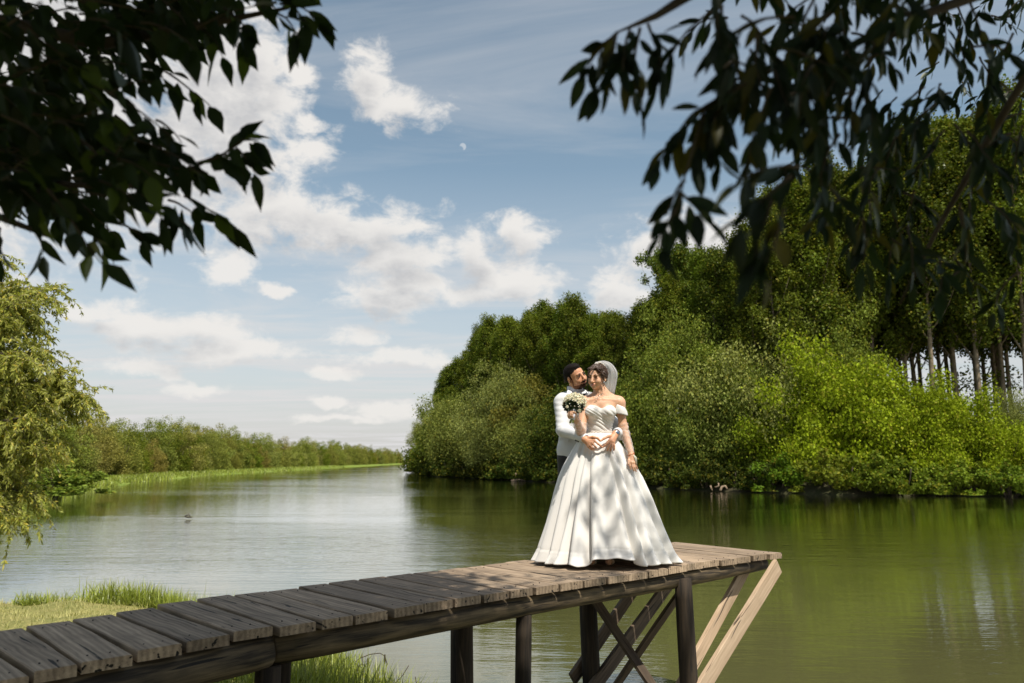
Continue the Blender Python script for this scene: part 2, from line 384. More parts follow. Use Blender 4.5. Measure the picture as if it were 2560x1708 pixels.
# ------------------------------------------------------------------ water
def water_mat():
    m, t, out = mat('green_river_water'); pos = t.new('ShaderNodeNewGeometry').outputs['Position']
    dist = t.vm('LENGTH', pos)
    p = t.new('ShaderNodeBsdfPrincipled'); p.inputs['IOR'].default_value = 1.42; p.inputs['Roughness'].default_value = .02; p.inputs['Specular IOR Level'].default_value = .5
    murk = t.noise(t.map(pos, (.05, .08, 1)), 1, 3)
    t.set(p.inputs['Base Color'], t.mix(t.rng(murk, .3, .7), (.072, .072, .026, 1), (.104, .104, .042, 1)))
    n1 = t.noise(t.map(pos, (.55, 2.2, 1), (0, 0, 0), (0, 0, .12)), 1.5, 3, .5, .3)      # long ripples lying across the view
    n2 = t.noise(t.map(pos, (1.6, 5.0, 1), (0, 0, 0), (0, 0, -.2)), 2.4, 3, .55)
    n3 = t.noise(t.map(pos, (.25, .9, 1)), .9, 2)
    patch = t.rng(t.noise(t.map(pos, (.018, .06, 1), (3, 1, 0)), 1, 3, .6, .6), .42, .64, .45, 1.5, True)     # breeze patches
    h = t.m('ADD', t.m('MULTIPLY', n1, .55), t.m('MULTIPLY', n2, .22)); h = t.m('ADD', h, t.m('MULTIPLY', n3, .5))
    h = t.m('MULTIPLY', h, patch)
    b = t.new('ShaderNodeBump'); b.inputs['Distance'].default_value = .022; t.set(b.inputs['Height'], h)
    t.set(b.inputs['Strength'], t.rng(dist, 6, 120, 1.0, .8)); t.set(p.inputs['Normal'], b.outputs[0])
    # calm silty water: a dull green body under a bright mirror that strengthens towards grazing view
    d = t.new('ShaderNodeBsdfDiffuse'); t.set(d.inputs[0], p.inputs['Base Color'].links[0].from_socket); gl = t.new('ShaderNodeBsdfGlossy'); gl.inputs['Roughness'].default_value = .03; t.set(gl.inputs['Normal'], b.outputs[0]); gl.inputs[0].default_value = (.97, .98, .97, 1)
    fr = t.new('ShaderNodeFresnel'); fr.inputs[0].default_value = 1.33; t.set(fr.inputs['Normal'], b.outputs[0])
    mx = t.new('ShaderNodeMixShader'); t.set(mx.inputs[0], t.m('ADD', t.m('MULTIPLY', fr.outputs[0], 1.55), .02, clamp=True)); t.set(mx.inputs[1], d.outputs[0]); t.set(mx.inputs[2], gl.outputs[0])
    t.n.remove(p); t.set(out.inputs[0], mx.outputs[0]); return m
M['water'] = water_mat()
def struct(o): o['kind'] = 'structure'; return o
struct(mesh('river_water', [(-700, -40, 0), (700, -40, 0), (700, 700, 0), (-700, 700, 0)], [(0, 1, 2, 3)], M['water'], smooth=False))

def groundmat(name, a, b, c, sc=.5):
    m, t, out = mat(name); pos = t.new('ShaderNodeNewGeometry').outputs['Position']
    p = t.new('ShaderNodeBsdfPrincipled'); p.inputs['Roughness'].default_value = .95; p.inputs['Specular IOR Level'].default_value = .1
    n = t.noise(pos, sc, 6, .65); n2 = t.noise(pos, sc * 9, 5, .7)
    cc = t.mix(t.rng(n, .35, .65), a + (1,), b + (1,)); cc = t.mix(t.rng(n2, .45, .7), cc, c + (1,))
    t.set(p.inputs['Base Color'], cc); bp = t.new('ShaderNodeBump'); bp.inputs['Strength'].default_value = .8; bp.inputs['Distance'].default_value = .06; t.set(bp.inputs['Height'], n2); t.set(p.inputs['Normal'], bp.outputs[0])
    t.set(out.inputs[0], p.outputs[0]); return m
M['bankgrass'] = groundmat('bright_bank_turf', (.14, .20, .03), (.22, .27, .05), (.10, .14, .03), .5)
M['soil'] = groundmat('shaded_bank_soil', (.035, .03, .018), (.05, .06, .02), (.06, .05, .03), .4)  # earth colour darkened to carry the shade under overhanging bushes
M['field'] = groundmat('dry_field', (.42, .33, .17), (.36, .30, .14), (.30, .25, .12), .05)
M['near'] = groundmat('near_bank_grass', (.20, .20, .07), (.32, .28, .11), (.13, .15, .04), 1.2)
# level ground to the horizon, under everything
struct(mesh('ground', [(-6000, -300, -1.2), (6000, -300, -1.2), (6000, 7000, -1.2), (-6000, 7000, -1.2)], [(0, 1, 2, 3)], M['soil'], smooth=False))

def bank(name, line, side, prof, material, far=1200):
    L = []
    for i in range(len(line) - 1):        # resample
        a, b = np.array(line[i], float), np.array(line[i + 1], float); n = max(1, min(14, int(np.linalg.norm(b - a) / 2.5)))
        for k in range(n): L.append(a + (b - a) * k / n)
    L.append(np.array(line[-1], float)); V = []; F = []; n = len(L)
    for i, p in enumerate(L):
        t = L[min(i + 2, n - 1)] - L[max(i - 2, 0)]; t /= np.linalg.norm(t); nn = np.array([-t[1], t[0]]) * side
        w = (math.sin(i * 1.3) + math.sin(i * .57 + 1)) * .35
        for d, z in prof:
            q = p + nn * (d + (w if d < 20 else 0)); V.append((q[0], q[1], z + (rnd.uniform(-.06, .06) if 0 < z else 0)))
    k = len(prof)
    for i in range(n - 1):
        for j in range(k - 1): F.append((i * k + j, (i + 1) * k + j, (i + 1) * k + j + 1, i * k + j + 1))
    return struct(mesh(name, V, F, material))
LEFT = [(-22, 36), (-30.4, 55), (-35, 68), (-39.6, 83), (-42.7, 97), (-46.4, 118.5), (-48.5, 139), (-50.5, 169), (-52, 206), (-54, 263), (-60, 431), (-62, 520)]
RIGHT = [(-52, 520), (-49, 431), (-30, 260), (-18.4, 166), (-17.4, 156), (-13, 128), (-10.7, 118), (-5, 106), (.5, 95), (8.6, 77.7), (12.6, 68), (16.3, 62.4), (22.7, 55.5), (33.9, 52), (50, 50), (120, 44), (300, 40)]
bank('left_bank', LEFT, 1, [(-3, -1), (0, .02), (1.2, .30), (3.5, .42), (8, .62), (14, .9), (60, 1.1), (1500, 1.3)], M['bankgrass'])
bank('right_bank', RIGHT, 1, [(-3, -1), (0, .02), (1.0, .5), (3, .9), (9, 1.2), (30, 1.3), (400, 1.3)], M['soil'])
struct(mesh('far_field', [(-1500, 500, -.4), (1500, 500, -.4), (1500, 520, 1.0), (-1500, 520, 1.0), (3000, 5000, 1.2), (-3000, 5000, 1.2)], [(0, 1, 2, 3), (3, 2, 4, 5)], M['field'], smooth=False))

# near bank: height from the distance to the shoreline
SH = np.array([(-40, 60), (-24, 37), (-17.5, 25), (-13.4, 19), (-11.2, 16), (-9.6, 13.9), (-8.4, 13.1), (-5.8, 12.6), (-4.2, 11.9), (-3.0, 10.6), (-2.2, 9.4), (-1.45, 8.4), (-.9, 7.6), (-.3, 6.4), (.6, 5.3), (3, 4.6), (8, 4.1), (20, 3), (60, 0)], float)
def sdist(x, y):
    best = np.full(x.shape, 1e9); sign = np.ones(x.shape)
    for i in range(len(SH) - 1):
        a, b = SH[i], SH[i + 1]; ab = b - a; t = np.clip(((x - a[0]) * ab[0] + (y - a[1]) * ab[1]) / (ab @ ab), 0, 1)
        dx = x - a[0] - t * ab[0]; dy = y - a[1] - t * ab[1]; d = np.hypot(dx, dy); cr = ab[0] * (y - a[1]) - ab[1] * (x - a[0])
        u = d < best; best = np.where(u, d, best); sign = np.where(u, np.where(cr < 0, 1, -1), sign)
    return best * sign
def bumpy(x, y): return .05 * np.sin(x * 2.1 + 1.3 * np.sin(y * 1.7)) + .04 * np.sin(y * 3.3 + x) + .02 * np.sin(x * 7 + y * 5)
def nearz(x, y):
    d = sdist(x, y)
    land = .42 * (1 - np.exp(-np.maximum(d, 0) / .8)) + .045 * np.clip(d, 0, 12) + bumpy(x, y) * np.clip(d, 0, 1)
    return np.where(d > 0, land, np.maximum(d * .55, -1.1))
gx = np.concatenate([np.arange(-60, -14, 1.5), np.arange(-14, 6, .16), np.arange(6, 60, 1.5)]); gy = np.concatenate([np.arange(-30, -1, 1.2), np.arange(-1, 16, .16), np.arange(16, 60, 1.2)])
GX, GY = np.meshgrid(gx, gy, indexing='ij'); V = np.stack([GX, GY, nearz(GX, GY)], -1).reshape(-1, 3)
a = np.arange((len(gx) - 1) * len(gy)).reshape(len(gx) - 1, len(gy))[:, :-1].ravel()
struct(mesh('near_bank', V, np.stack([a, a + len(gy), a + len(gy) + 1, a + 1], 1), M['near']))

# ------------------------------------------------------------------ pier
NPT = []   # (left N corner, right N corner, left F corner, right F corner) on the deck plane
ring = [((-41, 1707), (74.4, 1686.8), (-180, 1606), (-75, 1593)), ((89.4, 1680.9), (194.9, 1658), (-60, 1588), (56, 1568.5)), ((206.8, 1657), (331, 1631.5), (68, 1566.8), (175, 1549)),
        ((347, 1626.4), (456, 1606.4), (184.7, 1548), (280.9, 1532.8)), ((468, 1604.7), (572.8, 1585), (292, 1531), (383, 1516.6)),
        ((584.7, 1581.7), (680.9, 1564.4), (393.6, 1513.5), (476.6, 1500)), ((701.3, 1565.5), (791.5, 1551), (493.6, 1496), (575.3, 1485.9)),
        ((803, 1549), (888.3, 1539), (584, 1487), (665.5, 1476.5)), ((891.5, 1537.4), (972, 1524.7), (669, 1477), (741, 1468)),
        ((982, 1522.6), (1056.4, 1510.9), (746, 1467), (818, 1459)), ((1058.5, 1509.4), (1133, 1498.7), (823.5, 1458), (890, 1450)),
        ((1136, 1498), (1204, 1488.5), (894.5, 1449), (960, 1441.5))]
for nl, nr, fl, fr in ring: NPT.append([onz(*nl)[:2], onz(*nr)[:2], onz(*fl)[:2], onz(*fr)[:2]])
NX = [(1207.4, 1487.2), (1277, 1477.8), (1338.7, 1469.2), (1402.5, 1460.8), (1463, 1451.8), (1519.7, 1443.4), (1572, 1435.4), (1622, 1427.8), (1670, 1420.2), (1715, 1412.8), (1758.5, 1406.2), (1802, 1400), (1842, 1394.6), (1880.5, 1389.4), (1920.4, 1385), (1956, 1381.6)]
for i in range(len(NX) - 1):
    t = i / (len(NX) - 2); L = (1.285 + .15 * t) * .88; an = math.radians(-47.2 - 3.0 * t); v = np.array([math.cos(an), math.sin(an)]) * L
    a = onz(*NX[i])[:2]; b = onz(*NX[i + 1])[:2]; b = a + (b - a) * .955 if i < len(NX) - 2 else b
    NPT.append([a, b, a - v, b - v])
DECKPIV = np.array([0.6, 6.6, ZD])
pier = empty('wooden_pier', DECKPIV, 'weathered plank pier on round log posts reaching out over the green river', 'pier')
def bevelbox(L, w, h, ch=.006, n=12, wob=.0, skew=0.0):
    """board along local X, centred, with chamfered long edges and slightly wavy edges"""
    V = []; F = []; ph = rnd.uniform(0, 9)
    sec = [(-w / 2, -h / 2), (w / 2, -h / 2), (w / 2, h / 2 - ch), (w / 2 - ch, h / 2), (-w / 2 + ch, h / 2), (-w / 2, h / 2 - ch)]
    for i in range(n + 1):
        x = -L / 2 + L * i / n; k1 = wob * math.sin(ph + x * 5) + wob * .6 * math.sin(ph * 2 + x * 13); k2 = wob * math.sin(ph * 1.7 + x * 4)
        for (y, z) in sec: V.append((x, y + (k1 if y > 0 else k2), z + .5 * k1))
    k = len(sec)
    for i in range(n):
        for j in range(k): F.append((i * k + j, (i + 1) * k + j, (i + 1) * k + (j + 1) % k, i * k + (j + 1) % k))
    F.append(tuple(range(k))); F.append(tuple(n * k + j for j in reversed(range(k))))
    return V, F
def place(o, p, x, z=(0, 0, 1)):
    x = nrm(x); z = np.asarray(z, float); y = nrm(np.cross(z, x)); z = np.cross(x, y)
    R = Matrix(((x[0], y[0], z[0]), (x[1], y[1], z[1]), (x[2], y[2], z[2])))
    o.rotation_euler = R.to_euler(); o.location = Vector(tuple(np.asarray(p) - wloc(o.parent)))
def beam(name, a, b, w, h, m, parent, up=(0, 0, 1), ch=.006, wob=.002, n=12):
    a = np.asarray(a, float); b = np.asarray(b, float); V, F = bevelbox(np.linalg.norm(b - a), w, h, ch, n, wob)
    o = mesh(name, V, F, m, parent, smooth=False, local=True); place(o, (a + b) / 2, b - a, up); return o
TH = .052
for i, (nl, nr, fl, fr) in enumerate(NPT):
    nm, fm = (nl + nr) / 2, (fl + fr) / 2; d = nrm(nm - fm); q = np.array([-d[1], d[0]])
    dz = rnd.uniform(-.004, .003)
    me_pts = []; n = 10; V = []; F = []; ph = rnd.uniform(0, 9); ch = .005
    cz = ZD - TH / 2 + dz
    cen = np.array([(nm[0] + fm[0]) / 2, (nm[1] + fm[1]) / 2, cz])
    Lh = np.linalg.norm(nm - fm) / 2 + (rnd.uniform(-.012, .012))
    # local frame: X along plank (to N), Y across; edge offsets follow the measured corners
    def loc(p): r = np.array([p[0] - cen[0], p[1] - cen[1]]); return r @ d, r @ q
    ln, rn, lf, rf = loc(nl)[1], loc(nr)[1], loc(fl)[1], loc(fr)[1]
    if ln > rn: ln, rn, lf, rf = rn, ln, rf, lf
    if lf > rf: lf, rf = rf, lf
    ln, lf, rn, rf = ln + .004, lf + .004, rn - .004, rf - .004
    for k in range(n + 1):
        x = -Lh + 2 * Lh * k / n; s = k / n; lo = lf + (ln - lf) * s; hi = rf + (rn - rf) * s
        e = .0022 * math.sin(ph + x * 6) + .0014 * math.sin(ph + x * 17); hgt = .0022 * math.sin(ph * 3 + x * 4)
        for (y, z) in ((lo + e, -TH / 2), (hi + e, -TH / 2), (hi + e, TH / 2 - ch + hgt), (hi + e - ch, TH / 2 + hgt), (lo + e + ch, TH / 2 + hgt * .5), (lo + e, TH / 2 - ch + hgt * .5)): V.append((x, y, z))
    for k in range(n):
        for j in range(6): F.append((k * 6 + j, (k + 1) * 6 + j, (k + 1) * 6 + (j + 1) % 6, k * 6 + (j + 1) % 6))
    F.append(tuple(range(6))); F.append(tuple(n * 6 + j for j in reversed(range(6))))
    # nail heads
    nb = len(V); 
    o = mesh('plank', V, F, M['plank'], pier, smooth=False, local=True); place(o, cen, (d[0], d[1], 0))
    o.rotation_euler.x += rnd.uniform(-.012, .012)
    for sx_ in (-1, 1):
        for yy in (.28, .72):
            x = sx_ * (Lh - rnd.uniform(.09, .13)); y = (lf + (ln - lf) * (x / Lh * .5 + .5)); y2 = (rf + (rn - rf) * (x / Lh * .5 + .5)); yc = y + (y2 - y) * (yy + rnd.uniform(-.05, .05))
            a_ = [(x + .004 * math.cos(k * PI / 4), yc + .004 * math.sin(k * PI / 4), TH / 2 + .0042) for k in range(8)]; b_ = [(p[0], p[1], TH / 2 - .01) for p in a_]
            mesh('nail', a_ + b_, [tuple(range(8))] + [(k, k + 8, (k + 1) % 8 + 8, (k + 1) % 8) for k in range(8)], M['black'], o, smooth=False, local=True)
# pier axes
N0 = (NPT[6][0]); N1 = NPT[-1][1]; dn = nrm(N1 - N0); tn = nrm((NPT[-1][3] - NPT[-1][1]) + (NPT[8][3] - NPT[8][1]))   # along, across (to the far side)
def log(name, a, b, ra, rb, m, parent, seg=18, n=16, wob=.006):
    a = np.asarray(a, float); b = np.asarray(b, float); L = np.linalg.norm(b - a); V = []; F = []; ph = rnd.uniform(0, 9)
    for i in range(n + 1):
        s = i / n; x = -L / 2 + L * s; r = ra + (rb - ra) * s
        for k in range(seg):
            th = 2 * PI * k / seg; rr = r * (1 + .035 * math.sin(2 * th + ph + x) + .02 * math.sin(5 * th + x * 2 + ph)) * (.96 if i in (0, n) else 1)
            V.append((x, rr * math.cos(th) + wob * math.sin(x * 2 + ph), rr * math.sin(th) + wob * math.sin(x * 1.4 + ph * 2)))
    for i in range(n):
        for k in range(seg): F.append((i * seg + k, (i + 1) * seg + k, (i + 1) * seg + (k + 1) % seg, i * seg + (k + 1) % seg))
    F.append(tuple(range(seg))); F.append(tuple(n * seg + k for k in reversed(range(seg))))
    o = mesh(name, V, F, m, parent, smooth=True, local=True); mod = None
    place(o, (a + b) / 2, b - a, (0, 0, 1) if abs(nrm(b - a)[2]) < .9 else (0, 1, 0)); return o
def P3(p, z): return np.array([p[0], p[1], z])
zb = ZD - TH - .004
IN = .145
j0 = NPT[5][1] + (NPT[6][0] - NPT[5][1]) * .5        # joint of the two near-side logs
e0 = N1 - dn * .10
# near side logs
LN = lambda s: None
a_ = j0 + tn * (IN - .02) + dn * .03; b_ = e0 + tn * IN
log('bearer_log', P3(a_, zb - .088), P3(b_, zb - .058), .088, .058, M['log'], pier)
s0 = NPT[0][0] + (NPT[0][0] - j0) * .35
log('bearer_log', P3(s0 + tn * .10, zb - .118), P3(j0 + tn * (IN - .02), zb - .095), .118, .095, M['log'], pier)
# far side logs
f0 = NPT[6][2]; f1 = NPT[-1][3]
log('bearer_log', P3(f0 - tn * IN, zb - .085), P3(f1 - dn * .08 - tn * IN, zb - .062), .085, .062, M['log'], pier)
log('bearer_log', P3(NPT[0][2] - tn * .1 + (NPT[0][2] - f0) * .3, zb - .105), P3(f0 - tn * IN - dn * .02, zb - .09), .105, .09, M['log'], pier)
def onlog(px, side):       # point on the near (0) / far (1) bearer line that appears at column px
    o = (a_ if side == 0 else f0 - tn * IN); u = (px - 1280) / FPX
    # account for pitch only roughly: solve X/Y along dn
    t = (u * o[1] - o[0]) / (dn[0] - u * dn[1]); 
    for _ in range(3):
        p = o + dn * t; r = ray(px, 1500); k = r[0] / r[1]; t = (k * o[1] - o[0]) / (dn[0] - k * dn[1])
    return o + dn * t
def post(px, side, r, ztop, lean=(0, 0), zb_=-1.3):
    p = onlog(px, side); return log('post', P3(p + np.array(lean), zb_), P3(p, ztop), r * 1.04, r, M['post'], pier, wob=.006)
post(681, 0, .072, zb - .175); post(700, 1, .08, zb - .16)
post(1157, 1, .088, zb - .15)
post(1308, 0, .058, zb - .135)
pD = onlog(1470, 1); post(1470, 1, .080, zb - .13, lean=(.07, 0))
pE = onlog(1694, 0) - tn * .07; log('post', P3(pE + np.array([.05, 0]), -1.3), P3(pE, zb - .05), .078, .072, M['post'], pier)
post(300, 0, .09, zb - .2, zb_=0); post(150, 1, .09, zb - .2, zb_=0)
# cross braces between D and E (across the pier)
def bz(px, py, Y): return at(px, py, Y)
yD, yE = pD[1], pE[1]
beam('brace', at(1474, 1478, yD - .10), at(1668, 1770, yE + .06), .03, .10, M['brown'], pier, up=(dn[0], dn[1], 0))
beam('brace', at(1722, 1452, yE + .14), at(1500, 1772, yD - .12), .03, .105, M['brown'], pier, up=(dn[0], dn[1], 0))
# long braces from the pier end back down to the posts
up_n = (-tn[0], -tn[1], 0)
eN = e0 + tn * (IN - .085); eN2 = e0 + tn * (IN + .095); eF2 = f1 - dn * .1 - tn * (IN + .085); eF = f1 - dn * .1 - tn * (IN - .085)
sE = pE + tn * (-.045); low_s = .95
def longbrace(top, base, ztop, zlow, m, w=.036, h=.155, ext=0, low=.9):
    A = P3(top, ztop); B = P3(base, zlow); dd = nrm(A - B); return beam('brace', B - dd * low, A + dd * ext, h, w, m, pier, up=up_n, ch=.003)
mE = pE + dn * .02
longbrace(e0 - tn * .02 + tn * .02 , mE - tn * .095 + dn * .0, zb - .06, .48, M['fresh'], h=.15, ext=.0)
longbrace(e0 + tn * (IN + .10) - dn * .12, mE + tn * .12, zb - .06, .44, M['fresh'], h=.12)
longbrace(f1 - dn * .10 - tn * (IN + .09), pD - tn * .10, zb - .05, .42, M['brown'], h=.13)
longbrace(f1 - dn * .42 - tn * (IN - .09), pD + tn * .10 - dn * .02, zb - .05, .5, M['brown'], h=.12, low=.12)

# ------------------------------------------------------------------ grass
def ribbons(base, h, wid, bend, az, seg=4, droop=1.0):
    """curved tapering blades, vectorised; returns V, F"""
    n = len(base); V = np.zeros((n, (seg + 1) * 2, 3)); dx = np.cos(az); dy = np.sin(az)
    for k in range(seg + 1):
        s = k / seg; r = bend * s ** 2; z = h * (s - .28 * droop * bend / np.maximum(h, .01) * s ** 3); w = wid * (1 - s ** 1.6 * .96)
        cx_ = base[:, 0] + dx * r; cy_ = base[:, 1] + dy * r; cz_ = base[:, 2] + z
        V[:, 2 * k] = np.stack([cx_ - dy * w, cy_ + dx * w, cz_], 1); V[:, 2 * k + 1] = np.stack([cx_ + dy * w, cy_ - dx * w, cz_], 1)
    o = np.arange(n)[:, None] * (seg + 1) * 2; F = []
    for k in range(seg): F.append(np.stack([o[:, 0] + 2 * k, o[:, 0] + 2 * k + 1, o[:, 0] + 2 * k + 3, o[:, 0] + 2 * k + 2], 1))
    return V.reshape(-1, 3), np.concatenate(F)
def scatter(n, box, dmin, dmax, extra=None):
    out = []
    while len(out) < n:
        p = rng.uniform([box[0], box[2]], [box[1], box[3]], (n * 3, 2)); d = sdist(p[:, 0], p[:, 1]); k = (d > dmin) & (d < dmax)
        if extra is not None: k &= extra(p[:, 0], p[:, 1], d)
        out += p[k].tolist()
    p = np.array(out[:n]); return np.column_stack([p, nearz(p[:, 0], p[:, 1]) - .02])
def clump(x, y): return (np.sin(x * 2.7 + np.sin(y * 2.1)) * np.sin(y * 3.1 + x) + .35 * np.sin(x * 9) * np.sin(y * 8)) > rng.uniform(-.9, .8, x.shape)
# tall waterside grass behind the pier (left) and below it
b1 = scatter(15000, (-7.2, -1.6, 8.5, 13.5), -.12, 1.0, lambda x, y, d: clump(x, y))
V1, F1 = ribbons(b1, (.08 + .36 * rng.uniform(0, 1, len(b1)) ** 1.5) * (1 - .35 * (b1[:, 0] < -6.2)), .0075, rng.uniform(.04, .28, len(b1)), rng.uniform(0, 2 * PI, len(b1)))
b2 = scatter(14000, (-3.6, .9, 4.6, 11.2), -.15, 2.2, lambda x, y, d: clump(x * 1.4, y * 1.4))
V2, F2 = ribbons(b2, (.14 + .42 * rng.uniform(0, 1, len(b2)) ** 1.5), .0075, rng.uniform(.05, .3, len(b2)), rng.uniform(0, 2 * PI, len(b2)))
b4 = scatter(160, (-6.8, -.6, 6.5, 13), -.2, .35)
V4, F4 = ribbons(b4, rng.uniform(.4, .62, len(b4)), .008, rng.uniform(.02, .2, len(b4)), rng.uniform(0, 2 * PI, len(b4)), 5)
o = mesh('tall_grass', np.concatenate([V1, V2, V4]), np.concatenate([F1, F2 + len(V1), F4 + len(V1) + len(V2)]), M['grass'])
tag(o, 'tall fresh green grass growing along the near shore beside and under the pier', 'grass', kind='stuff')
b3 = scatter(34000, (-16, -2.0, 7.5, 18), .25, 7)
V3, F3 = ribbons(b3, rng.uniform(.03, .12, len(b3)), .004, rng.uniform(.03, .12, len(b3)), rng.uniform(0, 2 * PI, len(b3)), 2)
o = mesh('cut_grass', V3, F3, M['dry']); tag(o, 'pale sun-dried mown grass on the near bank left of the pier', 'grass', kind='stuff')
# grass of the far left bank strip
LP = np.array(LEFT[:10], float); seg_ = rng.integers(0, len(LP) - 1, 26000); 
lens = np.linalg.norm(np.diff(LP, axis=0), axis=1); pr = 1 / (LP[:-1, 1]) ** 1.2 * lens; pr /= pr.sum(); seg_ = rng.choice(len(LP) - 1, 30000, p=pr); tt = rng.uniform(0, 1, 30000)
pp = LP[seg_] + (LP[seg_ + 1] - LP[seg_]) * tt[:, None]; tdir = (LP[seg_ + 1] - LP[seg_]) / lens[seg_][:, None]; off_ = rng.uniform(-.3, 7, 30000); pp = pp + np.stack([-tdir[:, 1], tdir[:, 0]], 1) * off_[:, None]
zz = np.interp(off_, [-3, 0, 1.2, 3.5, 8], [-.5, .02, .3, .42, .62]) - .05
V5, F5 = ribbons(np.column_stack([pp, zz]), rng.uniform(.15, .55, 30000) * np.clip(1.3 - off_ / 8, .4, 1.2), .05, rng.uniform(.05, .3, 30000), rng.uniform(0, 2 * PI, 30000), 2)
o = mesh('bank_grass', V5, F5, M['grass']); tag(o, 'bright green grass strip along the foot of the far left trees', 'grass', kind='stuff')
# dry reed stalks bent over by the water under the pier
rd_ = MB()
def px_line(pts, Y, r, m=0): rd_.tube([at(x, y, Y) for x, y in pts], r, 5, m)
for pts in ([(893, 1712), (888, 1680), (888, 1655), (900, 1646), (925, 1636), (950, 1633), (962, 1640), (968, 1660), (962, 1690)], [(905, 1712), (906, 1670), (905, 1634)], [(921, 1712), (920, 1680), (920, 1648)], [(892, 1680), (900, 1662), (912, 1662), (916, 1668)], [(985, 1712), (1006, 1690), (1022, 1664)], [(1045, 1730), (1038, 1692)]):
    px_line(pts, 8.2, .0045)
rd_.ell(at(920, 1656, 8.2), (.012, .012, .045)); rd_.ell(at(962, 1648, 8.2), (.01, .01, .05))
o = rd_.build('reed', M['bark_dark']); tag(o, 'dark bent reed stalks standing in grass at water edge under the pier', 'reed')
# ------------------------------------------------------------------ trees
def leaf_quads(P, L, Wd, D, N=None, fold=.25):
    """one small folded rhombic leaf per point: P base points, D directions, L lengths, Wd widths"""
    n = len(P); D = D / (np.linalg.norm(D, axis=1)[:, None] + 1e-9)
    if N is None: N = rng.normal(size=(n, 3))
    Sx = np.cross(D, N); Sx /= (np.linalg.norm(Sx, axis=1)[:, None] + 1e-9); Nn = np.cross(Sx, D)
    L = np.broadcast_to(L, (n,))[:, None]; Wd = np.broadcast_to(Wd, (n,))[:, None]
    V = np.stack([P, P + D * L * .45 + Sx * Wd + Nn * Wd * fold, P + D * L, P + D * L * .45 - Sx * Wd + Nn * Wd * fold], 1).reshape(-1, 3)
    return V, np.arange(n * 4).reshape(n, 4)
def clumps_to_leaves(cl, per, L, Wd, down=0.0, spread=1.0, out=.6):
    """cl: (n,7) centre xyz, radii xyz, weight"""
    n = len(cl); w = cl[:, 6] / cl[:, 6].sum(); tot = per * n; ix = rng.choice(n, tot, p=w)
    q = rng.normal(size=(tot, 3)); q /= np.linalg.norm(q, axis=1)[:, None]; r = rng.uniform(0, 1, tot) ** .5 * (1 + .35 * np.abs(rng.normal(size=tot)) * (rng.uniform(size=tot) < .3))
    P = cl[ix, :3] + q * r[:, None] * cl[ix, 3:6]
    D = rng.normal(size=(tot, 3)) * spread + q * out; D[:, 2] -= down
    # leaves turn their faces up and outwards
    N = rng.normal(size=(tot, 3)) * .75 + q * .5 + np.array([0, 0, .7])
    return leaf_quads(P, rng.uniform(.7, 1.3, tot) * L, rng.uniform(.7, 1.3, tot) * Wd, D, N)
def limb(mb, a, b, ra, rb, sag=0.0, wob=.12, n=6, seg=6, m=0):
    a = np.asarray(a, float); b = np.asarray(b, float); L = np.linalg.norm(b - a); pts = []
    w1 = rng.normal(size=3) * wob * L * .25
    for i in range(n + 1):
        s = i / n; p = a + (b - a) * s + w1 * math.sin(PI * s) + np.array([0, 0, sag * L * math.sin(PI * s)]); pts.append(p)
    mb.tube(pts, [ra + (rb - ra) * i / n for i in range(n + 1)], seg, m); return pts

def make_poplar(H=24, base=.34, width=2.8, nl=9000, L=.30, Wd=.14, bark='bark_pale', leanx=0.0, fork=False):
    root = empty('poplar_tree', (0, 0, 0), 'tall narrow poplar tree', 'tree'); t = MB(); cl = []
    top = np.array([leanx * H, rng.normal() * .3, H]); pts = [np.array([0, 0, -.4]) + (top - np.array([0, 0, -.4])) * s + np.array([math.sin(s * 5) * .18, math.cos(s * 4) * .15, 0]) * (s > 0) for s in np.linspace(0, 1, 12)]
    t.tube(pts, list(np.linspace(.21, .03, 12)), 8)
    def tr(s): return np.array([np.interp(s, np.linspace(0, 1, 12), [p[i] for p in pts]) for i in range(3)])
    nb = 34
    for i in range(nb):
        s = base + (1 - base) * (i / nb) ** .9 * .97; a = tr(s); az_ = i * 2.4 + rng.uniform(-.5, .5)
        rel = (s - base) / (1 - base); r = width * (.55 + .9 * math.sin(PI * min(1, rel * .92 + .12)) * .8) * rng.uniform(.7, 1.15) * (1 - rel * .45)
        b = a + np.array([math.cos(az_) * r, math.sin(az_) * r, r * rng.uniform(1.2, 2.3)])
        if b[2] > H * 1.03: b[2] = H * 1.03
        ps = limb(t, a, b, .055 * (1.2 - rel * .8), .012, -.04, seg=5, n=5)
        for k in (2, 3, 4, 5, 5):
            c = ps[k] + rng.normal(size=3) * .25; rr = rng.uniform(.40, 1.05) * (.7 + .3 * (k > 2)); cl.append([*c, rr, rr, rr * 1.15, rr ** 2])
    for k in range(5): cl.append([*(tr(1 - k * .03) + rng.normal(size=3) * .25), .45, .45, .9, .25])
    # twiggy shoots low on the trunk
    for k in range(4):
        c = tr(rng.uniform(base * .5, base)); cl.append([*(c + rng.normal(size=3) * .3), .5, .5, .6, .06])
    cl = np.array(cl); t.build('trunk', M[bark], root, local=True)
    V, F = clumps_to_leaves(cl, nl // len(cl), L, Wd, .25); mesh('crown', V, F, M['far_leaf'], root, smooth=False, local=True); return root
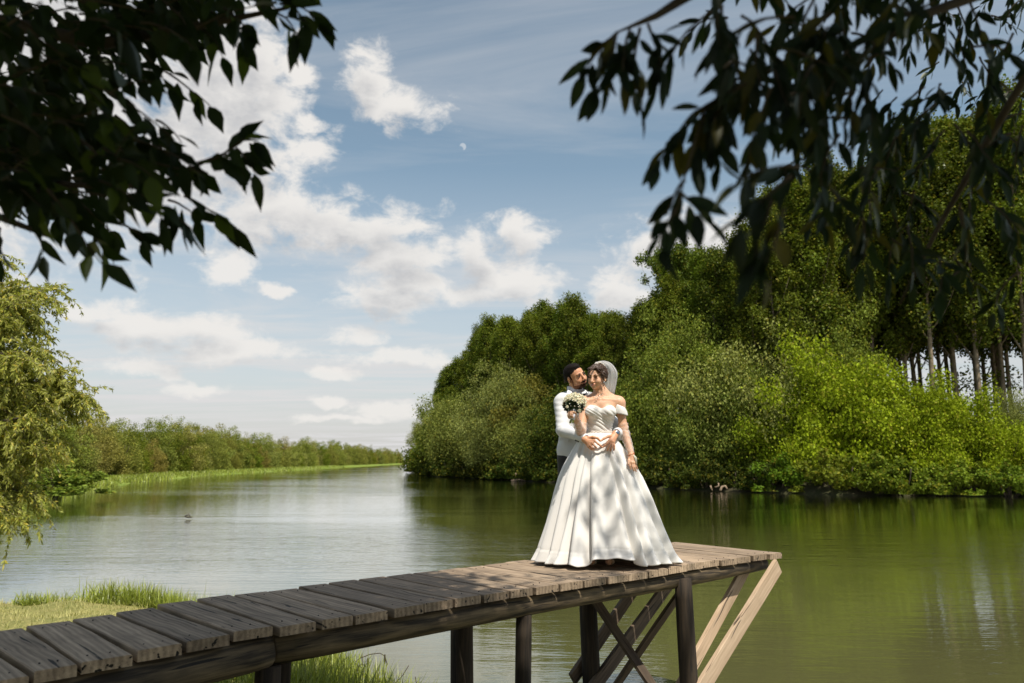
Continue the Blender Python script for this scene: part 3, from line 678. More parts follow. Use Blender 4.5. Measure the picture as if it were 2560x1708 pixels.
def make_bush(H=8, R=4.2, nl=14000, L=.26, Wd=.11, flat=.0, down=.2, name='willow_tree', cat='tree', ncl=110, skirt=.06, rag=.16, stems=6, label='rounded bushy willow', under=0.0):
    root = empty(name, (0, 0, 0), label, cat); t = MB(); cl = []; lob = []
    for i in range(9):
        a = rng.uniform(0, 2 * PI); e = rng.uniform(.15, 1.35); lob.append((np.array([math.cos(a) * math.cos(e), math.sin(a) * math.cos(e), math.sin(e)]), rng.uniform(.75, 1.18)))
    for i in range(ncl):
        a = rng.uniform(0, 2 * PI); e = math.asin(rng.uniform(-.05, 1)); d = np.array([math.cos(a) * math.cos(e), math.sin(a) * math.cos(e), math.sin(e)])
        sc = 1 + sum((s_ - 1) * max(0, float(d @ l_)) ** 4 for l_, s_ in lob) + rng.normal() * rag * .5
        r = rng.uniform(.45, 1) ** .5 * sc * (1 - under * (1 - min(1, max(0, d[2]) / .38))); c = np.array([d[0] * R * r, d[1] * R * r, H * skirt + d[2] * (H * (1 - skirt)) * r * .93])
        rr = rng.uniform(.10, .2) * (R + H) * .5; cl.append([*c, rr, rr, rr * .8, rr ** 2])
        if i % 9 == 0: limb(t, (rng.normal() * .15, rng.normal() * .15, -.2), c, .05 + H * .006, .012, -.05, n=6, seg=5)
    for k in range(stems): a = 2 * PI * k / stems + .3; limb(t, (0.15 * math.cos(a), .15 * math.sin(a), -.3), (R * .5 * math.cos(a), R * .5 * math.sin(a), H * .6), .05 + H * .009, .03, -.03, n=7, seg=6)
    cl = np.array(cl); t.build('trunk', M['bark_dark'], root, local=True)
    V, F = clumps_to_leaves(cl, nl // len(cl), L, Wd, down); V[:, 2] = np.maximum(V[:, 2], .03)
    mesh('crown', V, F, M['far_leaf'], root, smooth=False, local=True); return root
def setcol(o, c):
    o.color = tuple(c) + (1,)
    for ch in o.children: ch.color = tuple(c) + (1,)
used = set()
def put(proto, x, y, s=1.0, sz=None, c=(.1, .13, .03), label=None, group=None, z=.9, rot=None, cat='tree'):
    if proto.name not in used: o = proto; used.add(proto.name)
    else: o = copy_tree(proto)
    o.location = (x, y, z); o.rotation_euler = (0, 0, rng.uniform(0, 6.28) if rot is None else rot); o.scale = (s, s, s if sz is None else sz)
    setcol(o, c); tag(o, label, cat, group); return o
def jit(c, a=.12): k = 1 + rng.uniform(-a, a); return tuple(float(x * k * (1 + rng.uniform(-a * .4, a * .4))) for x in c)
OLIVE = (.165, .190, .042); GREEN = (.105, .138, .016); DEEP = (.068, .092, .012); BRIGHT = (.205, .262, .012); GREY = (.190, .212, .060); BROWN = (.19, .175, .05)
# --- far left bank: a long row of bushy trees
lw = [make_bush(7.0, 3.3, 15000, .19, .07, rag=.25, label='bushy tree in row') for _ in range(3)]
lw += [make_bush(8.2, 2.5, 13000, .19, .07, rag=.3, name='spired_tree', label='tree with pointed top in row')]
LPt = np.array(LEFT, float); cum = np.concatenate([[0], np.cumsum(np.linalg.norm(np.diff(LPt, axis=0), axis=1))])
def alongleft(d):
    p = np.array([np.interp(d, cum, LPt[:, 0]), np.interp(d, cum, LPt[:, 1])]); q = np.array([np.interp(d + 1, cum, LPt[:, 0]), np.interp(d + 1, cum, LPt[:, 1])]); t = nrm(q - p); return p, np.array([-t[1], t[0]])
d = 2.0; i = 0
while d < cum[-1] - 25:
    p, nn = alongleft(d)
    for row, off in enumerate((6.5, 11.5)):
        if row == 1 and d > 330: continue
        pr = lw[rng.integers(0, 3)] if rng.uniform() > .13 else lw[3]
        q = p + nn * (off + rng.uniform(-.8, 1.2)) + (0, rng.uniform(-1, 1)); s = rng.uniform(.78, 1.02) * (1.0 if row == 0 else 1.12) * (.88 if p[1] < 120 else 1)
        u = rng.uniform(); c = jit(OLIVE if u < .5 else (GREY if u < .7 else (GREEN if u < .85 else BROWN)), .16); c = tuple(k_ * f_ for k_, f_ in zip(c, (1.15, 1.1, 1.0)))
        nm = 'grey-green bushy tree in the long even row on the far left bank' if pr is not lw[3] else 'tree with a pointed top in the long row on the far left bank'
        put(pr, q[0], q[1], s, c=c, label=nm, group='bushy trees along the far left bank' if pr is not lw[3] else 'pointed trees in the far left row', z=.45 if row == 0 else .7)
    d += rng.uniform(3.4, 4.8) * (1 if d < 150 else 1.5); i += 1
# --- right bank plantation: tall poplars with pale trunks
pops = [make_poplar(25, .33, 2.1, 20000, .21, .10), make_poplar(25, .30, 2.4, 20000, .21, .10, leanx=-.01), make_poplar(24, .36, 1.9, 20000, .21, .10, leanx=.01)]
RP = np.array([(-30, 260), (-18.4, 166), (-13, 128), (-5, 106), (.5, 95), (8.6, 77.7), (16.3, 66), (26, 62), (40, 62), (70, 60)], float)
cumr = np.concatenate([[0], np.cumsum(np.linalg.norm(np.diff(RP, axis=0), axis=1))])
def alongright(d):
    p = np.array([np.interp(d, cumr, RP[:, i]) for i in (0, 1)]); q = np.array([np.interp(d + 2, cumr, RP[:, i]) for i in (0, 1)]); t = nrm(q - p); return p, np.array([-t[1], t[0]])
d = 112.0
while d < cumr[-1] - 2:
    p, nn = alongright(d); frac = d / cumr[-1]
    for row in range(3 if p[0] < 12 else 6):
        if p[0] > 18 and rng.uniform() < .08: continue
        q = p + nn * (9 + row * 4.2 + rng.uniform(-.6, .6)) + np.array([rng.uniform(-.5, .5), 0])
        Hs = np.interp(q[1] if q[0] < 15 else 60, [60, 75, 95, 130, 170], [1.12, 1.0, .88, .80, .76]) * rng.uniform(.93, 1.05)
        px_ = 1280 + q[0] / q[1] * FPX
        top = np.interp(px_, [1080, 1150, 1230, 1330, 1500, 1600, 1780, 1900, 2000, 2200, 2300, 2560], [945, 890, 825, 785, 780, 785, 660, 575, 450, 370, 270, 235])
        Hs = ((1150 - top) / FPX * (q[1] - row * 2.6) + ZC) / 25 * rng.uniform(.9, 1.04)
        put(pops[rng.integers(0, 3)], q[0], q[1], Hs * (.95 if row else 1), sz=Hs, c=jit(GREEN if rng.uniform() < .7 else DEEP, .15), label='tall straight poplar with slim pale trunk in the plantation on the right bank', group='poplars of the right bank plantation')
    d += rng.uniform(2.9, 4.0) * (1.3 if p[1] > 120 else 1)
# the broad poplar that stands clear of the wood above the couple
bigp = make_poplar(22, .26, 4.3, 34000, .22, .11); X = at(1715, 1150, 86)
put(bigp, X[0], X[1], .96, sz=1.05, c=(.10, .14, .022), label='broad open poplar with visible pale limbs rising above the willows right of the couple')
for (px, Y, H_, s) in ((1480, 98, 19, 1), (1795, 90, 23.0, 1), (1095, 166, 16.5, 1), (1110, 163, 19.0, 1), (1120, 160, 20.5, 1), (1145, 158, 22, 1), (1170, 150, 21.5, 1)):
    X = at(px, 1150, Y); put(pops[rng.integers(0, 3)], X[0], Y, H_ / 25 * 1.15, sz=H_ / 25, c=jit(GREEN), label='tall straight poplar with slim pale trunk in the plantation on the right bank', group='poplars of the right bank plantation')
# --- right bank waterside willows and bushes
wb = [make_bush(9, 5.2, 70000, .17, .050, under=.34, skirt=.10, ncl=170, rag=.3, down=.5), make_bush(9, 5.6, 70000, .17, .050, under=.38, skirt=.12, ncl=180, rag=.3, down=.5)]
bb = [make_bush(7, 5.2, 62000, .155, .085, ncl=190, rag=.3, name='riverside_bush', cat='bush'), make_bush(7, 5.6, 62000, .155, .085, under=.22, ncl=190, rag=.3, name='riverside_bush', cat='bush')]
dk = make_bush(8, 4.6, 40000, .17, .085, ncl=120, rag=.35, name='riverside_tree')
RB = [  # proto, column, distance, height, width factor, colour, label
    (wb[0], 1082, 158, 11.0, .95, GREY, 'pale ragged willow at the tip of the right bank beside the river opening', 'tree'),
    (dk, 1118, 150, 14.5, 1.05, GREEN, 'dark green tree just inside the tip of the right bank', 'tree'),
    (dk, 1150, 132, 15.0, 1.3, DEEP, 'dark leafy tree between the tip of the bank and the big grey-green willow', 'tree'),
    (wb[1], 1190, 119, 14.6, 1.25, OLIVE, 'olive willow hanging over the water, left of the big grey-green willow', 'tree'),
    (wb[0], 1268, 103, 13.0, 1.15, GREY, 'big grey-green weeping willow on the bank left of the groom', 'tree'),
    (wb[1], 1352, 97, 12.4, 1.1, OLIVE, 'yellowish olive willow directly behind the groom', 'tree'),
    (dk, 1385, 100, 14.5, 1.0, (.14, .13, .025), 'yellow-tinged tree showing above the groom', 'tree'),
    (dk, 1450, 88, 11.5, 1.1, (.05, .07, .01), 'dark shaded tree behind the bride', 'tree'),  # shade painted in: darker leaf colour than the other trees
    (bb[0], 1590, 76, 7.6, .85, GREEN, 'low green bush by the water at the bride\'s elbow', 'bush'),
    (dk, 1580, 84, 12.0, 1.1, (.05, .07, .01), 'dark shaded tree just right of the veil', 'tree'),  # its shade is in the leaf colour too
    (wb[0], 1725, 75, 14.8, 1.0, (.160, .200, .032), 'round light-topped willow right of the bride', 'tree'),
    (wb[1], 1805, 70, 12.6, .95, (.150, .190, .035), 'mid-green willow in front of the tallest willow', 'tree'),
    (wb[1], 1940, 71, 19.0, .95, (.24, .26, .07), 'tallest pale-topped willow on the right bank', 'tree'),  # paler colour over the whole crown stands in for its highlight
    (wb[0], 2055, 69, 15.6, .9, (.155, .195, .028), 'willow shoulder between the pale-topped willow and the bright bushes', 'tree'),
    (bb[1], 1880, 66, 6.4, .8, (.055, .078, .01), 'waterside bush below the tallest willow, its green darkened for the shade there', 'bush'),  # under-shade of the willows put into the leaf colour
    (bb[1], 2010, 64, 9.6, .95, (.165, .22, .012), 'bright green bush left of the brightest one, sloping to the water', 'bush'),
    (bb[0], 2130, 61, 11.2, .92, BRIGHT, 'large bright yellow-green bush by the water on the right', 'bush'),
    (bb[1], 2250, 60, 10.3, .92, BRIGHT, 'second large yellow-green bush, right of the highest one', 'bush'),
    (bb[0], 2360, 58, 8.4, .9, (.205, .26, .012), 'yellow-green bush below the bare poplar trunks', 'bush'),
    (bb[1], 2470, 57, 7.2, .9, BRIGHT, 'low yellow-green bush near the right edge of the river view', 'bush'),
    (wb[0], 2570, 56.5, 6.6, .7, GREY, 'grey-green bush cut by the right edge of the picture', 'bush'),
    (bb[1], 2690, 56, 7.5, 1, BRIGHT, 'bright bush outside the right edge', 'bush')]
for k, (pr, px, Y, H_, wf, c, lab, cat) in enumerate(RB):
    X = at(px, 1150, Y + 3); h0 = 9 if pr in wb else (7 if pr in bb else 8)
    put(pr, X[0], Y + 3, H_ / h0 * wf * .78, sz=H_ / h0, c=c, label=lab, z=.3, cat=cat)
# overhanging skirt of small bushes right on the waterline
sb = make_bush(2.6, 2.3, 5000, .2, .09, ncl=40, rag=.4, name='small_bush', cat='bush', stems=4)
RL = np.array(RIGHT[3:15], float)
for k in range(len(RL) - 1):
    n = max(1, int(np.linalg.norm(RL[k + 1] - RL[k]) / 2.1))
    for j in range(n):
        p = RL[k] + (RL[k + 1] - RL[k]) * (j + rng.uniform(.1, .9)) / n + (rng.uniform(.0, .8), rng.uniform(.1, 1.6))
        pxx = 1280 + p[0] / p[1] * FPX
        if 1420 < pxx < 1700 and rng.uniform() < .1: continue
        if p[0] < 36: put(sb, p[0], p[1], rng.uniform(.7, 1.25), c=jit((.040, .056, .008) if p[0] < 19 else (.11, .155, .014), .25), label='small bush trailing over the waterline of the right bank', group='small bushes at the foot of the right bank', z=.1, cat='bush')  # bushes left of the bright stretch coloured dark to imitate overhang shade
# --- the sunlit willow at the left, detailed leaves
def make_left_willow():
    root = empty('weeping_willow', (-13.6, 17.2, .5), 'sunlit yellow-green willow leaning in from the left edge with drooping sprays', 'tree')
    t = MB(); tw = MB(); P = []; D = []; org = np.array([-13.6, 17.2, .3])
    limb(t, org, org + (.5, -.2, 3.2), .32, .22, n=6, seg=10)
    heads = []
    for (px, py, Y, k) in ((60, 700, 16.2, 1), (150, 735, 16.0, 1), (20, 800, 15.6, 1), (110, 860, 15.8, 1), (200, 930, 16.2, 1), (255, 985, 16.0, 1), (60, 960, 15.4, 1), (150, 1010, 15.6, 1), (30, 1080, 15.2, 1), (110, 1120, 15.4, 1), (180, 1100, 16.4, 1), (20, 1180, 15.3, 1), (70, 1230, 15.6, 1), (-60, 650, 16, 1), (-120, 800, 15, 1), (-100, 1000, 15, 1), (-150, 900, 18, 1), (-60, 1150, 15, 1), (40, 880, 17.5, 1), (100, 780, 17.6, 1), (-200, 700, 17, 1), (120, 960, 17.2, 1), (-20, 720, 17.4, 1), (165, 800, 16.6, 1), (-80, 1260, 15.2, 1), (60, 1060, 16.6, 1), (10, 640, 16.8, 1), (215, 1010, 16.5, 1), (80, 1160, 16.6, 1),(-10, 900, 15.0, 1), (50, 760, 15.4, 1), (90, 900, 15.0, 1), (60, 1300, 15.3, 1), (15, 1270, 15.0, 1), (100, 1250, 15.6, 1), (-40, 1340, 15.0, 1), (240, 950, 16.2, 1), (180, 720, 16.6, 1), (-30, 1010, 14.9, 1), (100, 1040, 15.0, 1), (160, 880, 16.8, 1)):
        heads.append(at(px - 55 if px > 120 else px - 20, py, Y))
    for h in heads:
        a = org + (.4, -.2, rng.uniform(1.2, 3.2)); ps = limb(t, a, h, .06, .012, .10, wob=.25, n=8, seg=6)
        for k in range(80):
            s = rng.uniform(.40, 1.03); q = a + (h - a) * min(s, 1); f = s * 8; i0 = min(7, int(f)); q = ps[i0] + (ps[i0 + 1] - ps[i0]) * (f - i0) if i0 < 8 and f < 8 else ps[8]
            dr = nrm(np.array([rng.normal() * .8 + .25, rng.normal() * .8 - .1, rng.uniform(-.5, .6)])); Lt = rng.uniform(.3, .8); pts = [q]; v = dr.copy()
            for j in range(7): v = nrm(v + (0, 0, -.17)); pts.append(pts[-1] + v * Lt / 6)
            tw.tube(pts, [.005, .004, .004, .003, .003, .002, .002, .001], 3, cap=False)
            for j in range(44):
                u = rng.uniform(.05, 7); i1 = min(6, int(u)); c = pts[i1] + (pts[i1 + 1] - pts[i1]) * (u - i1); tv = pts[i1 + 1] - pts[i1]; tv = nrm(tv)
                
                if c[2] < .25: continue
                P.append(c); D.append(tv * .8 + rng.normal(size=3) * .6 + np.array([0, 0, -.4]))
    P = np.array(P); D = np.array(D); n = len(P)
    V, F = leaf_quads(P, rng.uniform(.08, .14, n), rng.uniform(.013, .019, n), D, rng.normal(size=(n, 3)) + np.array([.5, -.5, .6]), .2)
    t.build('trunk', M['bark_dark'], root); tw.build('twigs', M['bark_pale'], root)
    mesh('crown', V, F, M['willow_leaf'], root, smooth=False); return root
make_left_willow()
# grassy tuft and shrubs behind the willow on the far left shore
X = at(190, 1150, 57); put(sb, X[0] - 2, 58, .9, sz=.55, c=(.15, .2, .03), label='low bright shrub at the near end of the left grass strip', z=.3, cat='bush')
X = at(110, 1150, 47); put(sb, X[0], 48, 1.4, sz=.7, c=(.14, .19, .03), label='low green shrub half hidden behind the hanging willow', z=.3, cat='bush')
# --- driftwood snags
def snag(name, parts, label, cat='driftwood', m='drift'):
    mb = MB()
    for pts, r0, r1, Y in parts: n = len(pts); mb.tube([at(x, y, Y + dz) for x, y, dz in pts], list(np.linspace(r0, r1, n)), 7)
    o = mb.build(name, M[m]); return tag(o, label, cat)
snag('driftwood', [([(1284, 1203, 0), (1296, 1196, .3), (1309, 1188, .5), (1311, 1200, .2)], .12, .06, 92), ([(1289, 1183, 0), (1291, 1192, .1), (1298, 1197, .2), (1305, 1200, .1)], .07, .12, 92), ([(1278, 1202, 0), (1296, 1199, 0), (1314, 1202, 0)], .09, .05, 91.5)], 'pale forked driftwood lying at the waterline left of the dress')
snag('driftwood', [([(1801, 1226, 0), (1805, 1217, .2), (1813, 1215, .2), (1818, 1222, 0)], .10, .06, 61), ([(1776, 1214, 0), (1778, 1221, 0), (1781, 1226, 0)], .07, .05, 61.5), ([(1788, 1218, 0), (1797, 1215, 0), (1796, 1208, .1)], .05, .05, 61.4)], 'curved pale driftwood poking from the water right of the dress')
snag('floating_branch', [([(462, 1292, 0), (469, 1287, 0), (476, 1293, 0), (470, 1281, 0)], .03, .012, 33), ([(466, 1293, 0), (480, 1294, 0)], .03, .02, 33)], 'thin dark twig sticking out of the open water at left', 'branch', 'bark_dark')
# ------------------------------------------------------------------ foreground trees (their boughs hang into the top of the view)
def leafset(P, D, L, Wd, N, kind, curl=.25):
    """real leaf blades: 5 stations along the midrib, folded, curved; returns V, F"""
    n = len(P); D = D / (np.linalg.norm(D, axis=1)[:, None] + 1e-9); Sx = np.cross(D, N); Sx /= (np.linalg.norm(Sx, axis=1)[:, None] + 1e-9); Nn = np.cross(Sx, D)
    if kind == 'ovate': st = [0, .14, .34, .56, .76, .9, 1.0]; wd = [.0, .62, 1.0, .86, .45, .16, 0]
    else: st = [0, .12, .3, .5, .72, .9, 1.0]; wd = [0, .5, .92, 1.0, .74, .32, 0]
    L = L[:, None]; Wd = Wd[:, None]; k = len(st); cu = (rng.uniform(.3, 1.4, (n, 1)) * curl); out = []
    jag = rng.uniform(-.10, .10, (n, k))
    for i, (s, w) in enumerate(zip(st, wd)):
        c = P + D * L * (s - .15 * cu * s ** 2) - Nn * L * cu * s ** 2 * .55
        wv_ = Wd * (w * (1 + (jag[:, i:i + 1] if kind == 'ovate' else 0))); out += [c - Sx * wv_ + Nn * wv_ * .35, c, c + Sx * wv_ + Nn * wv_ * .35]
    V = np.stack(out, 1).reshape(-1, 3); F = []; o = np.arange(n) * k * 3
    for i in range(k - 1):
        for j in (0, 1): a = o + i * 3 + j; F.append(np.stack([a, a + 1, a + 4, a + 3], 1))
    return V, np.concatenate(F)
def shade_map(x, y):
    """how thickly the crowns above shade the deck level at x, y (couple and pier end stay in the sun)"""
    s_ = x * .75 + y * .66 + .22 * np.sin(x * 4.1 + y * 2.3) + .15 * np.sin(y * 6.7 - x * 3)
    return np.clip((4.25 - s_) / 1.2, 0, 1) ** 1.3
def canopy(n, c, r, okf):
    out = []
    while len(out) < n:
        q = rng.normal(size=(n * 2, 3)); q /= np.linalg.norm(q, axis=1)[:, None]; P = c + q * (rng.uniform(0, 1, (n * 2, 1)) ** .4) * r
        P += .35 * np.sin(P[:, [1, 2, 0]] * 2.3)
        t = (P[:, 2] - ZD) / S[2]; fx = P[:, 0] - S[0] * t; fy = P[:, 1] - S[1] * t
        k = rng.uniform(0, 1, len(P)) < shade_map(fx, fy) * okf(P); out += P[k].tolist()
    return np.array(out[:n])
def outside(P):                # keep the free crown out of the picture: what hangs into view is built twig by twig
    y = np.maximum(P[:, 1], .05); u = P[:, 0] / y; v = (P[:, 2] - ZC) / y
    vis = (np.abs(u) < .74) & (v < .78) & (v > -.5) & (P[:, 1] > 0.0); near = np.linalg.norm(P - np.array([0, 0, ZC]), axis=1) < 1.3
    return (~vis & ~near).astype(float)
def inpoly(x, y, poly):
    c = False; n = len(poly)
    for i in range(n):
        (x1, y1), (x2, y2) = poly[i], poly[(i + 1) % n]
        if (y1 > y) != (y2 > y) and x < (x2 - x1) * (y - y1) / (y2 - y1) + x1: c = not c
    return c
def twig(tw, P, D, Nn, start, v0, L, nlf, grav, llen, lw, out, spread=.6, ang_=.9, droopl=.5):
    pts = [start]; v = nrm(v0); ns = 6
    for i in range(ns): v = nrm(v + np.array([0, 0, -grav]) + rng.normal(size=3) * .10); pts.append(pts[-1] + v * L / ns)
    tw.tube(pts, list(np.linspace(.0035, .0012, ns + 1)), 4, cap=False)
    for j in range(nlf):
        u = (j + .7) / nlf * ns; i = min(ns - 1, int(u)); q = pts[i] + (pts[i + 1] - pts[i]) * (u - i); tv = nrm(pts[i + 1] - pts[i])
        sd_ = nrm(np.cross(tv, rng.normal(size=3) + np.array([0, -1.0, 0]))) * (1 if j % 2 else -1)
        if j == nlf - 1: sd_ = sd_ * .1
        d = nrm(tv * (1 - ang_ * .4) + sd_ * spread + rng.normal(size=3) * .22 + np.array([0, 0, -droopl]))
        P.append(q + d * .008); D.append(d); Nn.append(nrm(np.array([rng.normal() * .6, -.75 + rng.normal() * .5, .35 + rng.normal() * .5])))
        out.append((llen * rng.uniform(.62, 1.15), lw * rng.uniform(.75, 1.2)))
def fore_tree(name, base, label, kind, lm, limbs, twigs_f, can, llen, lw):
    root = empty(name, base, label, 'tree'); t = MB(); tw = MB(); P = []; D = []; Nn = []; out = []
    for pts, r0, r1 in limbs: t.tube(pts, list(np.linspace(r0, r1, len(pts))), 9)
    twigs_f(tw, P, D, Nn, out)
    out = np.array(out); V, F = leafset(np.array(P), np.array(D), out[:, 0], out[:, 1], np.array(Nn), kind)
    # upper crown, unseen: leaves added overhead where their shade is wanted
    CP = []
    for (n, c, r) in can: CP.append(canopy(n, np.array(c, float), np.array(r, float), outside))
    CP = np.concatenate(CP); n = len(CP); Dd = rng.normal(size=(n, 3)) + np.array([0, 0, -.3])
    V2, F2 = leaf_quads(CP, rng.uniform(.7, 1.3, n) * .15, rng.uniform(.7, 1.3, n) * .045, Dd, rng.normal(size=(n, 3)) * .5 + np.array([0, 0, 1]), .2)
    t.build('trunk', M['bark_dark'], root); tw.build('twigs', M['bark_dark'], root)
    o = mesh('hanging_leaves', V, F, M[lm], root); mesh('crown', V2, F2, M[lm], root, smooth=False); return root
# left tree -----------------------------------------------------
LD = 1.85
LB = np.array([-4.6, -.9, .5])
def lpt(px, py, Y): return at(px, py, Y)
lim_left = [([LB, LB + (.1, .1, 1.6), LB + (.3, .3, 3.0), LB + (.9, .8, 4.4), LB + (1.4, .6, 6.4)], .17, .07),
            ([LB + (.2, .2, 2.2), lpt(-900, 250, 2.4), lpt(-300, 380, 2.2), lpt(60, 455, 2.0), lpt(300, 470, 1.9)], .035, .005),
            ([LB + (.3, .3, 2.9), lpt(-700, -250, 2.3), lpt(-150, 20, 2.1), lpt(250, 110, 1.95), lpt(520, 60, 1.9), lpt(720, 20, 1.85)], .035, .004),
            ([lpt(300, 470, 1.9), lpt(430, 447, 1.85), lpt(520, 400, 1.82), lpt(560, 385, 1.8), lpt(602, 350, 1.8)], .006, .0022),
            ([lpt(-300, 380, 2.2), lpt(-60, 520, 2.0), lpt(120, 590, 1.9)], .02, .005)]
LPOLY = [(-120, -160), (610, -160), (600, 60), (570, 120), (500, 110), (450, 170), (400, 240), (380, 300), (410, 380), (430, 430), (370, 450), (330, 480), (280, 510), (240, 535), (150, 545), (60, 535), (-120, 550)]
def tw_left(tw, P, D, Nn, out):
    k = 0
    while k < 235:
        x, y = rng.uniform(-120, 620), rng.uniform(-160, 640)
        if not inpoly(x, y, LPOLY): continue
        if x < 170 and y < 170 and rng.uniform() < .72: continue      # thin top left corner
        if x > 380 and rng.uniform() < .35: continue
        k += 1; Y = rng.uniform(1.6, 2.5)
        twig(tw, P, D, Nn, lpt(x - 70, y - 45, Y), (rng.uniform(.4, 1), rng.uniform(-.5, .5), rng.uniform(-.5, .45)), rng.uniform(.12, .22), rng.integers(5, 8), .09, .088, .0175, out, droopl=.6)
    # the separate sprays that stand out against the sky
    for (x, y, dx, dz, L, n) in ((600, -20, .9, -.05, .20, 8), (650, 20, .8, -.3, .16, 6), (700, 10, .9, -.1, .13, 5), (560, 20, .7, -.5, .14, 5), (590, 55, .4, -.6, .10, 4), (400, 170, .7, -.4, .16, 5), (480, 60, .6, -.4, .16, 6),
                                (430, 445, .9, .45, .14, 5), (520, 402, .9, .5, .10, 6), (555, 385, .8, -.1, .07, 5), (595, 352, .9, .1, .05, 4), (590, 370, .5, -.3, .08, 4), (460, 490, .8, -.1, .13, 6), (400, 520, .6, -.2, .12, 5), (370, 400, .9, -.2, .14, 5), (340, 480, .7, -.4, .13, 5), (300, 555, .5, -.4, .10, 4), (420, 500, .9, -.3, .10, 4), (90, 580, .3, -.5, .06, 3), (0, 570, .2, -.5, .08, 4), (220, 570, .3, -.5, .07, 4), (390, 300, .8, -.3, .10, 4)):
        twig(tw, P, D, Nn, lpt(x, y, LD + rng.uniform(-.1, .1)), (dx, rng.uniform(-.3, .2), dz), L, n, .07, .090, .0175, out, droopl=.65)
fore_tree('ash_tree', LB, 'dark backlit broad-leaved tree hanging in from the top left corner', 'ovate', 'left_leaf', lim_left, tw_left, [(11000, (-2.2, .8, 6.4), (2.8, 2.6, 1.9)), (4000, (-4.8, 1.5, 5.2), (1.8, 2.4, 1.8)), (9000, (-2.5, -3.0, 4.4), (3.2, 1.8, 3.0))], .095, .018)  # last crown volume is added behind the camera to block sky light
# right tree ----------------------------------------------------
RBs = np.array([4.4, -2.2, .5])
lim_right = [([RBs, RBs + (-.1, .2, 1.8), RBs + (-.4, .7, 3.6), RBs + (-1.0, 1.4, 5.6), RBs + (-1.3, 2.2, 8.2)], .2, .06),
             ([RBs + (-.2, .4, 2.6), at(3300, -500, 1.9), at(2750, -120, 1.8), at(2300, 40, 1.7), at(2100, 180, 1.6)], .030, .004),
             ([RBs + (-.3, .6, 3.4), at(2500, -900, 1.6), at(1980, -220, 1.5), at(1750, -30, 1.45), at(1640, 40, 1.42), at(1545, 80, 1.4)], .028, .0018),
             ([at(2750, -120, 1.8), at(2500, 300, 2.0), at(2350, 560, 2.1), at(2250, 760, 2.1)], .014, .003),
             ([at(1880, 200, 1.5), at(1790, 250, 1.4), at(1745, 330, 1.36), at(1712, 440, 1.33), at(1690, 540, 1.3)], .003, .0014),
             ([RBs + (-1.0, 1.4, 5.6), (3.5, 1.5, 8.2), (3.55, 3.0, 9.2), (3.4, 3.9, 9.8)], .05, .012)]
def tw_right(tw, P, D, Nn, out):
    def blob(cx_, cy_, rx, ry, n, Y0, Y1, sc=1.0, gx=-.25):
        for _ in range(n):
            a = rng.uniform(0, 2 * PI); r = math.sqrt(rng.uniform()); x = cx_ + rx * r * math.cos(a); y = cy_ + ry * r * math.sin(a)
            twig(tw, P, D, Nn, at(x, y - 55, rng.uniform(Y0, Y1)), (gx + rng.normal() * .5, rng.normal() * .4, -.35 + rng.normal() * .35), rng.uniform(.09, .17) * sc, rng.integers(6, 10), .16, (.074 * sc), .0098 * sc, out, spread=.5, ang_=.8, droopl=.55)
    blob(2090, 60, 300, 150, 36, 1.3, 2.0); blob(2020, 220, 150, 120, 17, 1.25, 1.7); blob(2330, 260, 260, 220, 31, 1.6, 2.5); blob(1860, 220, 110, 70, 9, 1.3, 1.5)
    blob(2130, 450, 150, 160, 14, 1.4, 2.1); blob(2310, 600, 190, 180, 15, 1.6, 2.4); blob(2480, 520, 130, 250, 10, 1.8, 2.5)
    blob(2480, 120, 160, 200, 30, 2.6, 3.8, 1.0); blob(1800, 60, 60, 50, 3, 1.3, 1.5)
    for (x, y, dx, dz, L, n, Y) in ((1545, 80, -.7, -.5, .10, 9, 1.4), (1540, 85, -.2, -.9, .12, 9, 1.4), (1600, 70, -.1, -.9, .15, 11, 1.42), (1620, 60, .2, -.9, .10, 8, 1.4), (1575, 75, -.3, -.7, .13, 9, 1.4), (1700, 330, -.4, -.8, .08, 5, 1.38), (1770, 260, -.6, -.6, .11, 9, 1.38), (1790, 250, -.7, -.4, .10, 9, 1.38), (1800, 280, -.1, -.9, .10, 8, 1.38),
                                    (1712, 450, -.5, -.6, .07, 5, 1.33), (1700, 480, .5, -.6, .06, 5, 1.33), (1692, 520, -.5, -.8, .09, 6, 1.3), (2000, 420, -1, .05, .10, 6, 1.15), (1980, 440, -.8, -.6, .12, 8, 1.1), (1960, 520, -.3, -.9, .10, 7, 1.1), (1930, 500, -.5, -.8, .09, 6, 1.1)):
        twig(tw, P, D, Nn, at(x, y, Y), (dx, rng.normal() * .2, dz), L, n, .10, .076, .0108, out, spread=.5, ang_=.8, droopl=.45)
fore_tree('willow_tree', RBs, 'dark out-of-focus willow with narrow leaves hanging in from the top right', 'lance', 'right_leaf', lim_right, tw_right, [(10000, (1.2, .2, 6.4), (2.8, 2.2, 2.0)), (6000, (3.0, -.8, 8.0), (2.4, 2.4, 2.0)), (12000, (0, 2.5, 7.0), (2.8, 1.9, 1.4)), (10000, (2.8, -3.2, 4.4), (3.4, 1.8, 3.0))], .07, .008)  # final volume is unseen filler behind the viewpoint, blocking sky light
